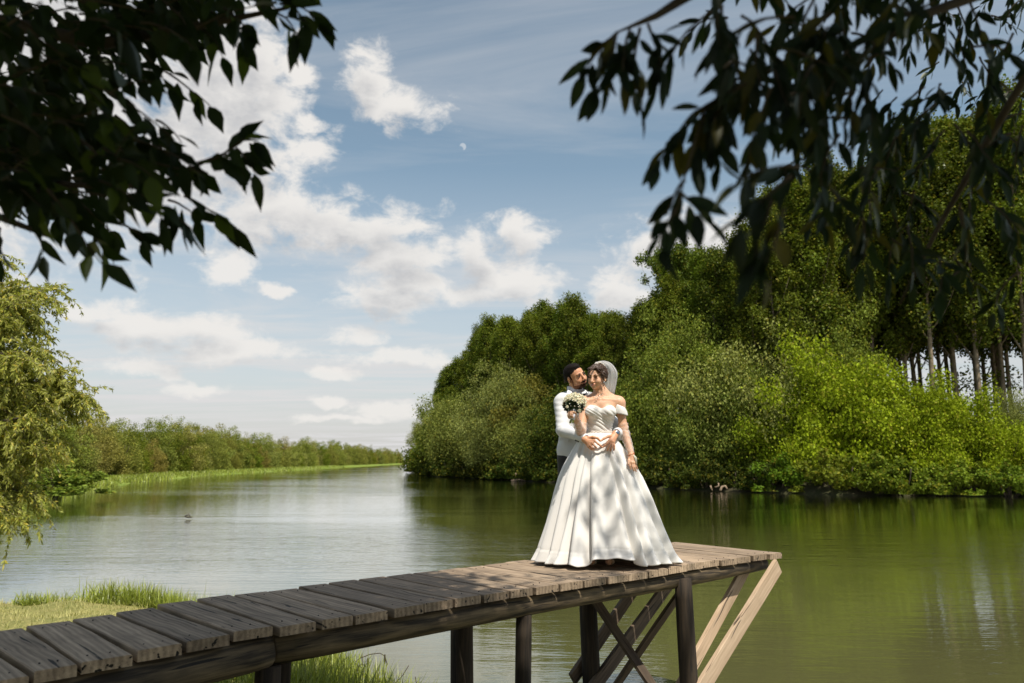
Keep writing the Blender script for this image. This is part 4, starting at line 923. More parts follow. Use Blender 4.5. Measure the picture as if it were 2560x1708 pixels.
# unseen leaf clusters added up the sun rays to dapple the dress and deck
def dapple():
    P = []; tw = MB()
    for (x, y, Y, dist, n, sp) in ((555, 880, 6.8, 7.5, 9, .10), (590, 930, 6.8, 7.3, 5, .08), (750, 940, 6.85, 7.0, 9, .09), (800, 1010, 6.85, 7.1, 6, .08), (500, 1080, 6.75, 7.6, 9, .10), (560, 1010, 6.75, 7.4, 5, .07), (700, 1150, 6.7, 7.4, 8, .09), (925, 1310, 6.7, 6.6, 9, .09), (580, 1330, 6.6, 7.6, 10, .11), (490, 1250, 6.6, 7.5, 7, .10), (640, 1250, 6.6, 7.2, 5, .08), (860, 1130, 6.8, 6.9, 4, .06),
                                (600, 1510, 6.35, 7.0, 22, .16), (760, 1505, 6.4, 7.2, 20, .15), (450, 1520, 6.2, 7.2, 20, .16), (880, 1500, 6.45, 7.0, 8, .1), (250, 1520, 6.1, 7.3, 12, .15), (-100, 1560, 5.9, 7, 16, .2), (-350, 1600, 5.6, 6.8, 22, .25), (-150, 1680, 5.3, 6.5, 22, .25), (100, 1650, 5.4, 6.5, 14, .2)):
        p = C(x, y, Y) + S * dist
        for _ in range(int(n * 1.45)): P.append(p + rng.normal(size=3) * sp)
        hub = np.array([3.4, 3.2, 9.2]); tw.tube([hub, (hub + p) / 2 + (0, 0, .15), p], [.012, .006, .002], 4, cap=False)
    P = np.array(P); n = len(P); V, F = leaf_quads(P, rng.uniform(.09, .13, n), rng.uniform(.02, .03, n), rng.normal(size=(n, 3)), rng.normal(size=(n, 3)) * .4 + S, .1)
    r = bpy.data.objects['willow_tree.001'] if 'willow_tree.001' in bpy.data.objects and bpy.data.objects['willow_tree.001'].get('label', '').startswith('dark out') else [o for o in bpy.data.objects if str(o.get('label', '')).startswith('dark out')][0]
    mesh('dapple_spray', V, F, M['right_leaf'], r, smooth=False); tw.build('dapple_twigs', M['bark_dark'], r)
dapple()
# ------------------------------------------------------------------ people
def frame(F, U):
    F = nrm(F); U = nrm(np.asarray(U, float) - F * np.dot(F, U)); L = np.cross(U, F); return np.array([L, F, U])
def hpt(c, A, p, s=1.0): return np.asarray(c) + s * (A[0] * p[0] + A[1] * p[1] + A[2] * p[2])
def head(S_, c, A, s, male):
    E_ = lambda p, r, k=.012, sub=False: S_.ell(hpt(c, A, p, s), np.array(r) * s, A, k * s, sub)
    E_((0, -.016, .034), (.073, .092, .077), .02); E_((0, .030, -.012), (.058, .058, .080), .02)
    E_((0, .026, -.062), (.050 if male else .044, .050, .036), .025)
    E_((0, .066, -.090), (.020 if male else .014, .017, .016), .02)
    for q in (-1, 1):
        E_((q * .036, .056, -.034), (.024, .024, .024), .02)
        if male: E_((q * .047, .012, -.066), (.018, .026, .022), .02)
        E_((q * .032, .089, -.002), (.015, .011, .011), .010, True)         # eye sockets
        E_((q * .031, .0755, -.003), (.0125, .0115, .0095), .003)           # closed over the eyeball
        E_((q * .026, .080, .017), (.020, .010, .007 if male else .005), .010)
        E_((q * .075, -.006, -.008), (.008, .018, .030), .006); E_((q * .081, -.002, -.006), (.005, .010, .018), .004, True)
        E_((q * .0105, .0955, -.040), (.008, .009, .007), .006)
    S_.cap(hpt(c, A, (0, .084, .010), s), hpt(c, A, (0, .106, -.036), s), .0075 * s, .0105 * s, .010 * s)
    E_((0, .086, -.060), (.022, .010, .0065), .006); E_((0, .085, -.070), (.019, .010, .0065), .006)
    E_((0, .0955, -.0655), (.018, .004, .0022), .003, True)
def face_bits(mb, c, A, s, male, m_dark, m_white, m_lip, m_brow):
    E_ = lambda p, r, m, rot=0: mb.ell(hpt(c, A, p, s), np.array(r) * s, A, 12, 6, m)
    for q in (-1, 1):
        E_((q * .0315, .0865, -.001), (.0125, .0035, .0020 if male else .0052), m_dark)
        E_((q * .0315, .0855, .0045), (.0155, .0040, .0022), m_dark)
        if not male: E_((q * .0360, .0848, -.0015), (.0055, .0035, .0026), m_white)
        mb.tube([hpt(c, A, (q * .012, .0905, .018), s), hpt(c, A, (q * .028, .0895, .0235), s), hpt(c, A, (q * .047, .078, .018), s)], [.0028 * s, .0036 * s, .0015 * s], 6, m_brow)
    if male:
        E_((0, .0945, -.0655), (.018, .003, .0030), m_lip)
    else:
        mb.tube([hpt(c, A, (-.026, .081, -.0575), s), hpt(c, A, (-.010, .0945, -.0605), s), hpt(c, A, (.010, .0945, -.0605), s), hpt(c, A, (.026, .081, -.0575), s)], [.001, .0026, .0026, .001], 6, m_lip)
        mb.tube([hpt(c, A, (-.025, .081, -.059), s), hpt(c, A, (-.010, .0925, -.0715), s), hpt(c, A, (.010, .0925, -.0715), s), hpt(c, A, (.025, .081, -.059), s)], [.001, .0030, .0030, .001], 6, m_lip)
        mb.tube([hpt(c, A, (-.019, .087, -.0645), s), hpt(c, A, (0, .0945, -.0665), s), hpt(c, A, (.019, .087, -.0645), s)], [.0015, .0040, .0015], 6, m_white)
def hand(S_, wrist, palm, fingers, thumb, rp=.019):
    """wrist point, palm knuckle line (index..pinky), finger chains, thumb chain"""
    for k in palm: S_.cap(wrist, k, rp * 1.15, .0105, .012)
    for i in range(len(palm) - 1): S_.cap(palm[i], palm[i + 1], .0105, .0105, .010)
    for f in fingers:
        n = len(f); S_.path(f, list(np.linspace(.0092, .0070, n)), .004)
    S_.path(thumb, list(np.linspace(.013, .0085, len(thumb))), .006)
ZG = np.concatenate([np.arange(ZD - .03, ZD + .80, .009), np.arange(ZD + .80, ZD + 1.80, .0035)])
# ================= bride
BY = 7.0
def b_(x, y, dy=0.0): return C(x, y, BY + dy)
bride = empty('person', (b_(540, 1000)[0], BY, ZD), 'smiling woman in an off-shoulder white wedding gown and veil standing on the pier', 'person')
hb = b_(522, 226, -.005); AB = frame((-.54, -.83, -.08), (.05, -.02, 1)); 
SB = SDF((b_(240, 0)[0], 6.55), (b_(860, 0)[0], 7.25), .0040, .0040, ZG)
head(SB, hb, AB, 1.0, False)
nb_ = b_(556, 352, .02)
SB.cap(hpt(hb, AB, (0, -.022, -.05)), nb_, .050, .050, .03)
SB.ell(b_(553, 418, .0), (.150, .078, .085), None, .04)
for sx_, shx, shy in ((1, 666, 396), (-1, 438, 398)):
    SB.cap(b_(553, 340, .03), b_(shx, shy - 8, .01), .040, .040, .05)
    SB.ell(b_(shx + sx_ * 2, shy + 4, .0), (.048, .050, .058), None, .03)
    SB.cap(b_(548 + sx_ * 12, 372, -.055), b_(shx, shy - 12, -.03), .008, .010, .02)      # collar bones
SB.ell(b_(540, 480, .01), (.130, .085, .13), None, .04)
for x in (492, 596): SB.ell(b_(x, 462, -.062), (.056, .050, .055), None, .03)
SB.ell(b_(534, 590, .02), (.105, .075, .12), None, .05); SB.ell(b_(536, 690, .03), (.155, .11, .13), None, .06)
for fx in (490, 600): SB.path([b_(fx + 10, 720, .03), b_(fx, 1080, .0), b_(fx, 1405, .0)], [.085, .055, .038], .04)
for fx in (487, 605): SB.cap(b_(fx, 1420, .0), b_(fx - 4, 1470, -.17), .036, .030, .03)
# her left arm hangs beside the skirt
la = [b_(676, 402, 0), b_(697, 560, .0), b_(752, 742, -.10)]
SB.path(la, [.044, .034, .0235], .03); SB.ell(b_(694, 560, 0), (.034, .034, .04), None, .02)
wr = b_(754, 752, -.11)
kn = [b_(744, 800, -.135), b_(757, 803, -.140), b_(769, 804, -.135), b_(779, 800, -.12)]
hand(SB, wr, kn, [[kn[0], b_(744, 826, -.150), b_(748, 846, -.150)], [kn[1], b_(762, 832, -.155), b_(770, 858, -.155)], [kn[2], b_(776, 834, -.15), b_(785, 862, -.15)], [kn[3], b_(786, 826, -.135), b_(793, 845, -.135)]],
     [wr + (-.012, 0, -.01), b_(735, 790, -.135), b_(733, 812, -.15)], .017)
# her right arm folds up to hold the bouquet
ra = [b_(436, 404, 0), b_(414, 592, -.10), b_(378, 512, -.29)]
SB.path(ra, [.044, .036, .024], .03)
wr2 = b_(372, 500, -.30); hk = [b_(334, 462, -.335), b_(332, 474, -.34), b_(331, 486, -.34), b_(334, 497, -.33)]
fing = [[k, k + (.010, -.030, .002), k + (.026, -.042, .0)] for k in hk]
hand(SB, wr2, hk, fing, [b_(372, 488, -.32), b_(376, 470, -.35), b_(360, 456, -.37)], .018)
VB, FB = SB.nets(); VB = relax(VB, FB, 2)
mb = MB(); face_bits(mb, hb, AB, 1.0, False, 1, 2, 3, 4)
base_n = len(VB); VV = np.concatenate([VB, np.array(mb.V)]); FF = FB.tolist() + [tuple(i + base_n for i in f) for f in mb.F]
mesh('body', VV, FF, [M['skin_f'], M['eye'], M['white_eye'], M['lips'], M['hair_f']], bride, mi=[0] * len(FB) + mb.M)
# --- gown bodice
SO = SDF((b_(380, 0)[0], 6.80), (b_(720, 0)[0], 7.20), .0035, .0035, np.arange(b_(0, 640)[2], b_(0, 395)[2], .0035))
SO.ell(b_(538, 475, .01), (.136, .096, .145), None, .03)
for x in (490, 598): SO.ell(b_(x, 458, -.062), (.067, .060, .060), None, .03)
SO.ell(b_(534, 590, .02), (.113, .086, .135), None, .05)
nx = np.array([b_(x, 420)[0] for x in (400, 432, 470, 510, 545, 575, 610, 640, 700)]); nzv = np.array([b_(0, y, -.09)[2] for y in (415, 412, 410, 418, 437, 420, 411, 412, 425)])
SO.cut(lambda X, Y, Z: Z - np.interp(X, nx, nzv) - .0 * Y); SO.cut(lambda X, Y, Z: b_(0, 612)[2] - Z)
V, F = SO.nets(); V = relax(V, F, 2); N = vnormals(V, F)
cxz = b_(600, 540); dx = V[:, 0] - cxz[0]; dz = V[:, 2] - cxz[2]; th = dz - .42 * (-dx) - 1.2 * dx * dx * np.sign(-dx)
fold = (np.abs(np.sin(th * 88 + 1.6 * np.sin(dx * 17) + 1.1 * np.sin(th * 31))) ** .8 - .5) * .0058 * np.clip((V[:, 2] - b_(0, 600)[2]) / .03, .2, 1) * np.clip((np.interp(V[:, 0], nx, nzv) - V[:, 2] - .012) / .06, 0, 1)
V = V + N * fold[:, None]
bod = mesh('bodice', V, F, M['satin'], bride)
# off-shoulder bands
def band(cx0, cy0, sgn, name='sleeve_band'):
    V = []; F = []; n = 40; m_ = 8
    for j in range(m_ + 1):
        s = j / m_
        for i in range(n):
            a = 2 * PI * i / n; r = .050 + .006 * s + .0025 * math.sin(a * 5 + s * 3) + .004 * math.sin(s * PI)
            c = b_(cx0 + sgn * 8 * s, cy0 + 58 * s, .0); top = .020 * math.cos(a) * sgn * (-1) * (1 - s)
            V.append(c + np.array([r * math.cos(a) * 1.0, (r + .006) * math.sin(a), -.010 * math.cos(a) * sgn + top * .6]))
    for j in range(m_):
        for i in range(n): F.append((j * n + i, j * n + (i + 1) % n, (j + 1) * n + (i + 1) % n, (j + 1) * n + i))
    o = mesh(name, V, F, M['satin'], bride); so_ = o.modifiers.new('thick', 'SOLIDIFY'); so_.thickness = .004; return o
band(672, 420, 1); band(434, 420, -1)
# belt of beads
mb = MB()
for i in range(120):
    a = 2 * PI * i / 120; c = b_(534, 601, .02) + np.array([.119 * math.cos(a), .090 * math.sin(a), rng.normal() * .003]); 
    for k in (-1, 1): mb.ell(c + (0, 0, k * .0055), (.0055, .0055, .0045), None, 6, 4)
mb.build('beaded_belt', M['pearl'], bride)
# --- skirt
ys = np.array([603, 640, 680, 760, 830, 900, 1000, 1050, 1200, 1250, 1350, 1450, 1470.]); lx = np.array([436, 408, 380, 336, 300, 272, 243, 231, 190, 177, 150, 126, 121.]); rx_ = np.array([636, 652, 684, 738, 785, 826, 868, 888, 940, 958, 998, 1034, 1044.])
zs_ = np.array([b_(0, y)[2] for y in ys]); xl = np.array([b_(x, y)[0] for x, y in zip(lx, ys)]); xr = np.array([b_(x, y)[0] for x, y in zip(rx_, ys)])
NTH, NT_ = 900, 120
val = [(-97, 5, .03), (-78, 4, .045), (-62, 3.2, .030), (-50, 3.4, .055), (-35, 3.0, .050), (-19.5, 3.2, .075), (-5, 7, .018), (9, 6, .016), (21, 3.0, .085), (31, 3.6, .060), (47, 6, .030), (63, 4, .045), (80, 4, .04), (98, 5, .05), (118, 5, .05), (140, 6, .06), (163, 6, .06), (-172, 6, .06), (-150, 6, .05), (-127, 6, .05), (-111, 5, .04)]
V = []; F = []
TH_ = np.linspace(-180, 180, NTH, endpoint=False)
for j in range(NT_ + 1):
    t = (j / NT_) ** 1.0; z = zs_[0] + (zs_[-1] - zs_[0]) * t; o_ = np.argsort(zs_); a, b = np.interp(z, zs_[o_], xl[o_]), np.interp(z, zs_[o_], xr[o_]); xc = (a + b) / 2; rx = (b - a) / 2
    ryf = np.interp(t, [0, .08, .3, 1], [.092, .125, .20, .42]); ryb = np.interp(t, [0, .08, .3, 1], [.092, .13, .24, .50]); yc = BY + .02
    for i, th in enumerate(TH_):
        d = 0.0; sh = 0.0
        for k, (v0, w, dp) in enumerate(val):
            vv = v0 * (1 - .10 * (1 - t)) + 3 * math.sin(k * 2.1 + t * 3.0) * (1 - t * .4); q = (th - vv + 180) % 360 - 180
            if abs(q) > 34: continue
            ww = w * (1.02 - .28 * t); side = 1.0 if q > 0 else 1.9
            d -= dp * 1.12 * math.exp(-(q / (ww * side)) ** 2); d += dp * .50 * math.exp(-((q - ww * 2.6) / (ww * 2.0)) ** 2) + dp * .25 * math.exp(-((q + ww * 3.6) / (ww * 2.4)) ** 2)
        d *= (.26 + .86 * t ** .8) * (.35 + .65 * min(1, t * 9)); r = math.radians(th); sn, cs = math.sin(r), math.cos(r)
        k2 = 1 + d / .45 * 1.05 - .009 * math.exp(-((t - .905) / .006) ** 2) + .006 * max(0, min(1, (t - .90) / .01))
        if t < .12: k2 += .014 * math.sin(th * .9) * (1 - t / .12) * min(1, t * 40)
        x = xc + rx * sn * k2; y = yc - (ryf if cs > 0 else ryb) * cs * k2
        # hem: lifted where her shoes show, swaying elsewhere; train spread to the right
        lift = .062 * math.exp(-((th - 2) / 20.5) ** 6) + .012 * math.sin(th * .16 + 1) * (abs(th) > 22) + .006 * math.sin(th * .37)
        zz = z + t ** 6 * (max(0.0, lift) + .006); flare = .035 * max(0, (t - .93) / .07) * (.5 + .5 * math.sin(th * .21)); x += sn * flare; y -= cs * flare * .6
        y += -.02 * math.exp(-((th + 25) / 14.0) ** 2) * t ** 4
        V.append((x, y, max(zz, ZD + .008)))
for j in range(NT_):
    for i in range(NTH): F.append((j * NTH + i, (j + 1) * NTH + i, (j + 1) * NTH + (i + 1) % NTH, j * NTH + (i + 1) % NTH))
sk = mesh('skirt', V, F, M['satin'], bride); md = sk.modifiers.new('thick', 'SOLIDIFY'); md.thickness = .004; md.offset = 1
# hem band seam and little train lying on the boards at the right
mb = MB(); pts = []
V = []; F = []; nu, nv = 40, 10
for i in range(nu + 1):
    for j in range(nv + 1):
        u, v = i / nu, j / nv; p = b_(985 + 105 * u, 1452 - 18 * u + 10 * math.sin(u * 8) * .3, .04 + .10 * v)
        V.append((p[0], p[1] - .06 * math.sin(u * 9) * (1 - v), ZD + .012 + .055 * (1 - u ** 3) * abs(math.sin(u * 10 + v * 2)) * (1 - .3 * v) + .02 * (1 - u)))
for i in range(nu):
    for j in range(nv): a = i * (nv + 1) + j; F.append((a, a + nv + 1, a + nv + 2, a + 1))
tr = mesh('train', V, F, M['satin'], bride); tr.modifiers.new('thick', 'SOLIDIFY').thickness = .004
# shoes
for fx in (487, 605):
    p = onz(1300 + fx / 2.7044, 860 + 1486 / 2.7034); s_ = MB(); 
    p = p + np.array([0, -.07, 0]); s_.ell(p + (0, .03, .024), (.040, .055, .026), None, 18, 10); s_.ell(p + (0, .10, .034), (.034, .08, .030), None, 18, 10); s_.build('shoe', M['shoe'], bride)
# sheer sleeves
def sleeve(pts, rad, name='sheer_sleeve'):
    V = []; F = []; n = 26; m_ = 40; P_ = [np.asarray(p) for p in pts]
    for j in range(m_ + 1):
        s = j / m_ * (len(P_) - 1); i0 = min(len(P_) - 2, int(s)); f = s - i0; c = P_[i0] * (1 - f) + P_[i0 + 1] * f; r0 = np.interp(s, range(len(rad)), rad); tv = nrm(P_[i0 + 1] - P_[i0]); ux = nrm(np.cross(tv, (0, 1, 0))); uy = np.cross(tv, ux)
        for i in range(n):
            a = 2 * PI * i / n; r = r0 * (1 + .07 * math.sin(j * .9 + 2 * math.sin(a * 2 + j * .2)) + .04 * math.sin(a * 5 + j * .4)); V.append(c + r * (ux * math.cos(a) + uy * math.sin(a)))
    for j in range(m_):
        for i in range(n): F.append((j * n + i, j * n + (i + 1) % n, (j + 1) * n + (i + 1) % n, (j + 1) * n + i))
    return mesh(name, V, F, M['organza'], bride)
sleeve([b_(696, 540, 0), b_(704, 590, -.01), b_(728, 665, -.055), b_(750, 738, -.10)], [.041, .043, .037, .030])
sleeve([b_(420, 540, -.07), b_(412, 594, -.10), b_(396, 555, -.2), b_(380, 516, -.28)], [.044, .047, .04, .031])
mb = MB()
for i in range(26): a = 2 * PI * i / 26; mb.ell(b_(751, 746, -.105) + np.array([.028 * math.cos(a), .028 * math.sin(a), .010 * math.cos(a)]), (.004,) * 3, None, 6, 4)
mb.build('bracelet', M['coral'], bride)
mb = MB(); mb.tube([b_(500, 330, -.045), b_(505, 352, -.062), b_(517, 366, -.078), b_(535, 355, -.075), b_(560, 335, -.06)], .0012, 5); mb.ell(b_(514, 368, -.082), (.006, .004, .005), None, 8, 5); mb.ell(b_(524, 366, -.082), (.004, .003, .006), None, 8, 5); mb.build('necklace', M['steel'], bride)
mb = MB()
for k in range(7):
    a = b_(768 + rng.uniform(-4, 6), 752, -.13); mb.tube([a, a + (.010 + .006 * k * .3, -.01, -.02), a + (.012 + .002 * k, -.012, -.045 - .008 * k)], [.004, .006, .002], 6, flat=.3)
mb.build('wrist_corsage', M['rose'], bride)
# --- bride's hair
SH_ = SDF(hb[:2] - .17, hb[:2] + .19, .003, .003, np.arange(hb[2] - .16, hb[2] + .16, .003))
h_ = lambda p, r, k=.015, sub=False: SH_.ell(hpt(hb, AB, p), r, AB, k, sub)
h_((0, -.022, .040), (.084, .100, .084)); h_((0, -.10, .050), (.050, .048, .048), .02); h_((0, -.085, .0), (.060, .040, .055), .02)
for q in (-1, 1): h_((q * .066, -.002, .018), (.022, .040, .042), .012); h_((q * .040, .046, .074), (.026, .030, .014), .012)
h_((0, .105, .010), (.062, .062, .064), .010, True); h_((0, .09, -.07), (.075, .09, .07), .010, True)
for q in (-1, 1): h_((q * .085, .012, -.020), (.024, .024, .026), .006, True)
V, F = SH_.nets(); V = relax(V, F, 1); N = vnormals(V, F); q = (V - hb) @ AB.T
an_ = np.arctan2(q[:, 2] - .02, q[:, 1] + .02); V = V + N * (.0024 * np.sin(q[:, 0] * 260 + 5 * np.sin(an_ * 3.1)) + .0012 * np.sin(q[:, 0] * 620 + 9 * np.sin(an_ * 2.3)))[:, None]
hair = mesh('hair', V, F, M['hair_f'], bride)
def lock(pts, r0=.004, r1=.0015, curl=0, turns=0, n=40):
    pts = [np.asarray(p, float) for p in pts]; out = []; K = len(pts) - 1
    for i in range(n + 1):
        s = i / n * K; k = min(K - 1, int(s)); f = s - k; c = pts[k] * (1 - f) + pts[k + 1] * f; a = turns * 2 * PI * i / n; w = curl * min(1, i / n * 2)
        out.append(c + np.array([math.cos(a) * w, math.sin(a) * w, 0]))
    mbh.tube(out, list(np.linspace(r0, r1, n + 1)), 6)
mbh = MB()
fy = -.085
lock([b_(515, 160, -.07), b_(485, 172, -.105), b_(464, 190, -.10), b_(456, 215, -.095), b_(462, 240, -.09), b_(457, 262, -.09)], .0055, .0035, .003, 2)
lock([b_(505, 160, -.07), b_(478, 178, -.11), b_(466, 200, -.105), b_(460, 230, -.09)], .004, .002, .003, 2)
lock([b_(457, 255, -.09), b_(455, 290, -.085), b_(458, 330, -.08), b_(456, 345, -.08)], .0026, .0010, .006, 3, 60)
lock([b_(515, 160, -.08), b_(530, 175, -.10), b_(545, 198, -.095), b_(552, 222, -.085), b_(566, 240, -.07)], .0050, .0025, .004, 2)
lock([b_(512, 160, -.085), b_(538, 182, -.10), b_(556, 205, -.085), b_(574, 225, -.06)], .0045, .002, .004, 2)
lock([b_(548, 225, -.08), b_(553, 262, -.075), b_(546, 300, -.07), b_(548, 340, -.065)], .0022, .0009, .005, 3, 60)
lock([b_(562, 240, -.06), b_(560, 280, -.06), b_(556, 315, -.055), b_(566, 345, -.05)], .0022, .0009, .005, 3, 60)
lock([b_(572, 250, -.03), b_(575, 285, -.03), b_(572, 310, -.03)], .0022, .0009, .005, 2, 50)
mbh.build('hair_locks', M['hair_f'], hair)
mb = MB(); mb.ell(b_(566, 262, -.065), (.005, .004, .008), None, 8, 5); mb.ell(b_(566, 255, -.065), (.004, .004, .004), None, 8, 5); mb.build('earring', M['steel'], bride)
# --- veil
front = [(498, 150, .00), (512, 134, -.01), (545, 132, -.01), (572, 152, -.005), (584, 190, .01), (586, 250, .03), (584, 300, .045), (590, 350, .07), (592, 470, .11)]
silh = [(496, 140, .03), (520, 122, .03), (572, 115, .03), (622, 138, .04), (656, 192, .06), (654, 250, .08), (640, 320, .10), (634, 360, .12), (632, 470, .15)]
back = [(500, 150, .08), (520, 135, .11), (550, 130, .14), (570, 140, .17), (570, 190, .18), (560, 250, .18), (550, 300, .17), (545, 360, .17), (540, 470, .19)]
def cv(L_, s):
    n = len(L_) - 1; u = min(max(s, 0), .99999) * n; i = int(u); f = u - i; P_ = [np.array(L_[min(max(i + k, 0), n)], float) for k in (-1, 0, 1, 2)]
    p = .5 * ((2 * P_[1]) + (-P_[0] + P_[2]) * f + (2 * P_[0] - 5 * P_[1] + 4 * P_[2] - P_[3]) * f * f + (-P_[0] + 3 * P_[1] - 3 * P_[2] + P_[3]) * f ** 3); return b_(*p)
V = []; F = []; nu, nv = 90, 70
for i in range(nu + 1):
    s = i / nu; s2 = s
    A_, B_, Cc = cv(front, s), cv(silh, s), cv(back, s)
    for j in range(nv + 1):
        u = j / nv * 2
        if u <= 1: w = math.sin(u * PI / 2); p = A_ + (B_ - A_) * np.array([w, 1 - math.cos(u * PI / 2), w])
        else: v = u - 1; p = B_ + (Cc - B_) * np.array([1 - math.cos(v * PI / 2), math.sin(v * PI / 2), v])
        rip = (.0030 * math.sin(u * 19 + s * 4) + .0022 * math.sin(u * 33 - s * 3 + 1) + .0012 * math.sin(u * 71 + s * 6)) * min(1, s * 4)
        V.append(p + np.array([rip * .5, -rip, 0]))
for i in range(nu):
    for j in range(nv): a = i * (nv + 1) + j; F.append((a, a + 1, a + nv + 2, a + nv + 1))
mesh('veil', V, F, M['tulle'], bride)
mb = MB()
for k in range(34):
    s = rng.uniform(.10, .50); p = cv(front, s) + rng.normal(size=3) * .005; mb.ell(p + (0, -.006, 0), (.0055, .0045, .0055), None, 6, 4)
mb.build('hair_comb', M['pearl'], hair)
# ================= groom
GY = 7.27
def g_(x, y, dy=0.0): return C(x, y, GY + dy)
groom = empty('person', (g_(385, 1000)[0], GY, ZD), 'dark-haired bearded man in a white suit jacket embracing the bride from behind', 'person')
AG = frame((.56, -.80, .04), (-.44, -.08, .89)); hg = g_(375, 220, -.05)
def gz(p): return p
SG = SDF((g_(215, 0)[0], 6.66), (g_(760, 0)[0], 7.48), .0042, .0042, ZG)
head(SG, hg, AG, 1.06, True)
SG.cap(hpt(hg, AG, (0, -.02, -.05)), g_(374, 345, .01), .060, .064, .03)
SG.ell(g_(385, 430, .0), (.17, .09, .12), None, .05); SG.ell(g_(385, 560, 0), (.14, .09, .2), None, .05); SG.ell(g_(385, 720, 0), (.14, .10, .12), None, .05)
for fx in (330, 430): SG.path([g_(fx, 740, 0), g_(fx - 5, 1060, 0), g_(fx - 5, 1380, 0)], [.08, .055, .04], .04); SG.cap(g_(fx - 5, 1395, .02), g_(fx - 8, 1412, -.18), .035, .03, .02)
H_ = lambda x, y, Y: at(1390 + x / 12.063, 1060 + y / 12.06, Y + .062)
wR = H_(880, 470, 6.80); rarm = [g_(278, 392, 0), g_(290, 580, -.12), C(405, 622, 6.95), wR]
SG.path(rarm, [.05, .045, .034, .027], .03)
kR = [H_(1150, 500, 6.77), H_(1095, 580, 6.765), H_(1040, 645, 6.77), H_(985, 690, 6.78)]
hand(SG, wR, kR, [[kR[0], H_(1265, 600, 6.755), H_(1335, 655, 6.765), H_(1390, 705, 6.78)], [kR[1], H_(1165, 665, 6.745), H_(1205, 700, 6.755), H_(1225, 725, 6.765)], [kR[2], H_(1095, 715, 6.75), H_(1140, 745, 6.76), H_(1160, 765, 6.77)], [kR[3], H_(1030, 740, 6.77), H_(1080, 765, 6.78), H_(1110, 775, 6.785)]],
     [H_(960, 420, 6.785), H_(1120, 395, 6.77), H_(1250, 430, 6.765), H_(1330, 510, 6.775)], .022)
wL = H_(1790, 300, 6.86); larm = [g_(505, 392, 0), g_(652, 565, -.15), C(674, 600, 7.02), wL]
SG.path(larm, [.05, .045, .036, .028], .03)
kL = [H_(1610, 500, 6.80), H_(1655, 530, 6.795), H_(1705, 545, 6.80), H_(1745, 555, 6.81)]
hand(SG, wL, kL, [[kL[0], H_(1545, 590, 6.775), H_(1480, 650, 6.775), H_(1415, 700, 6.785)], [kL[1], H_(1610, 670, 6.77), H_(1570, 750, 6.77), H_(1540, 805, 6.78)], [kL[2], H_(1690, 680, 6.775), H_(1660, 760, 6.775), H_(1640, 815, 6.785)], [kL[3], H_(1760, 660, 6.79), H_(1755, 740, 6.79), H_(1742, 795, 6.795)]],
     [H_(1700, 350, 6.83), H_(1570, 385, 6.80), H_(1450, 440, 6.785), H_(1360, 505, 6.78)], .022)
V, F = SG.nets(); V = relax(V, F, 2); cen = V[F].mean(1); q = (cen - hg) @ AG.T / 1.06
nz_ = .004 * np.sin(q[:, 0] * 400) * np.sin(q[:, 2] * 380 + q[:, 1] * 300)
jaw = (q[:, 2] < -.050 + nz_ + np.clip((.075 - np.abs(q[:, 0]) * 1.0 - q[:, 1]) * 1.0, -.02, .05)) & (q[:, 2] > -.125) & (q[:, 1] > .002) & (np.abs(q[:, 0]) < .1)
must = (np.abs(q[:, 0]) < .030) & (q[:, 2] < -.048) & (q[:, 2] > -.060) & (q[:, 1] > .07)
clear_ = (q[:, 2] > -.052) & (np.abs(q[:, 0]) < .048) & (q[:, 1] > .035) & ~must
lip = (np.abs(q[:, 0]) < .020) & (q[:, 2] < -.061) & (q[:, 2] > -.072) & (q[:, 1] > .08)
side = (np.abs(q[:, 0]) > .055) & (q[:, 1] < .020) & (q[:, 1] > .004) & (q[:, 2] < .03) & (q[:, 2] > -.06)
inhead = (np.linalg.norm(cen - hg, axis=1) < .16)
beard = inhead & ((jaw & ~clear_) | must | side) & ~lip
mi = np.zeros(len(F), int); mi[beard] = 5; mi[beard & (np.abs(q[:, 0]) > .036) & (q[:, 2] > -.098)] = 6; mi[inhead & lip] = 3
mb = MB(); face_bits(mb, hg, AG, 1.06, True, 1, 2, 3, 4); base_n = len(V)
mesh('body', np.concatenate([V, np.array(mb.V)]), F.tolist() + [tuple(i + base_n for i in f) for f in mb.F], [M['skin_m'], M['eye'], M['white_eye'], M['lips_m'], M['hair_m'], M['stubble'], M['fade']], groom, mi=mi.tolist() + mb.M)
SH_ = SDF(hg[:2] - .17, hg[:2] + .17, .003, .003, np.arange(hg[2] - .12, hg[2] + .18, .003))
h_ = lambda p, r, k=.015, sub=False: SH_.ell(hpt(hg, AG, p, 1.06), np.array(r) * 1.06, AG, k, sub)
h_((0, -.018, .036), (.0742, .0940, .0775)); h_((0, .014, .086), (.047, .058, .026), .02); h_((0, -.03, .0), (.0745, .079, .055), .015)
h_((0, .115, .012), (.085, .060, .073), .008, True); h_((0, .075, -.05), (.12, .075, .085), .012, True)
for q in (-1, 1): h_((q * .082, .0, -.02), (.022, .024, .036), .005, True)
h_((0, -.05, -.125), (.12, .13, .085), .01, True)
V, F = SH_.nets(); V = relax(V, F, 1); N = vnormals(V, F); q = (V - hg) @ AG.T; V = V + N * (.0010 * np.sin(q[:, 0] * 520 + 5 * np.sin(q[:, 2] * 60)) * np.sin(q[:, 1] * 300))[:, None]
mesh('hair', V, F, M['hair_m'], groom)
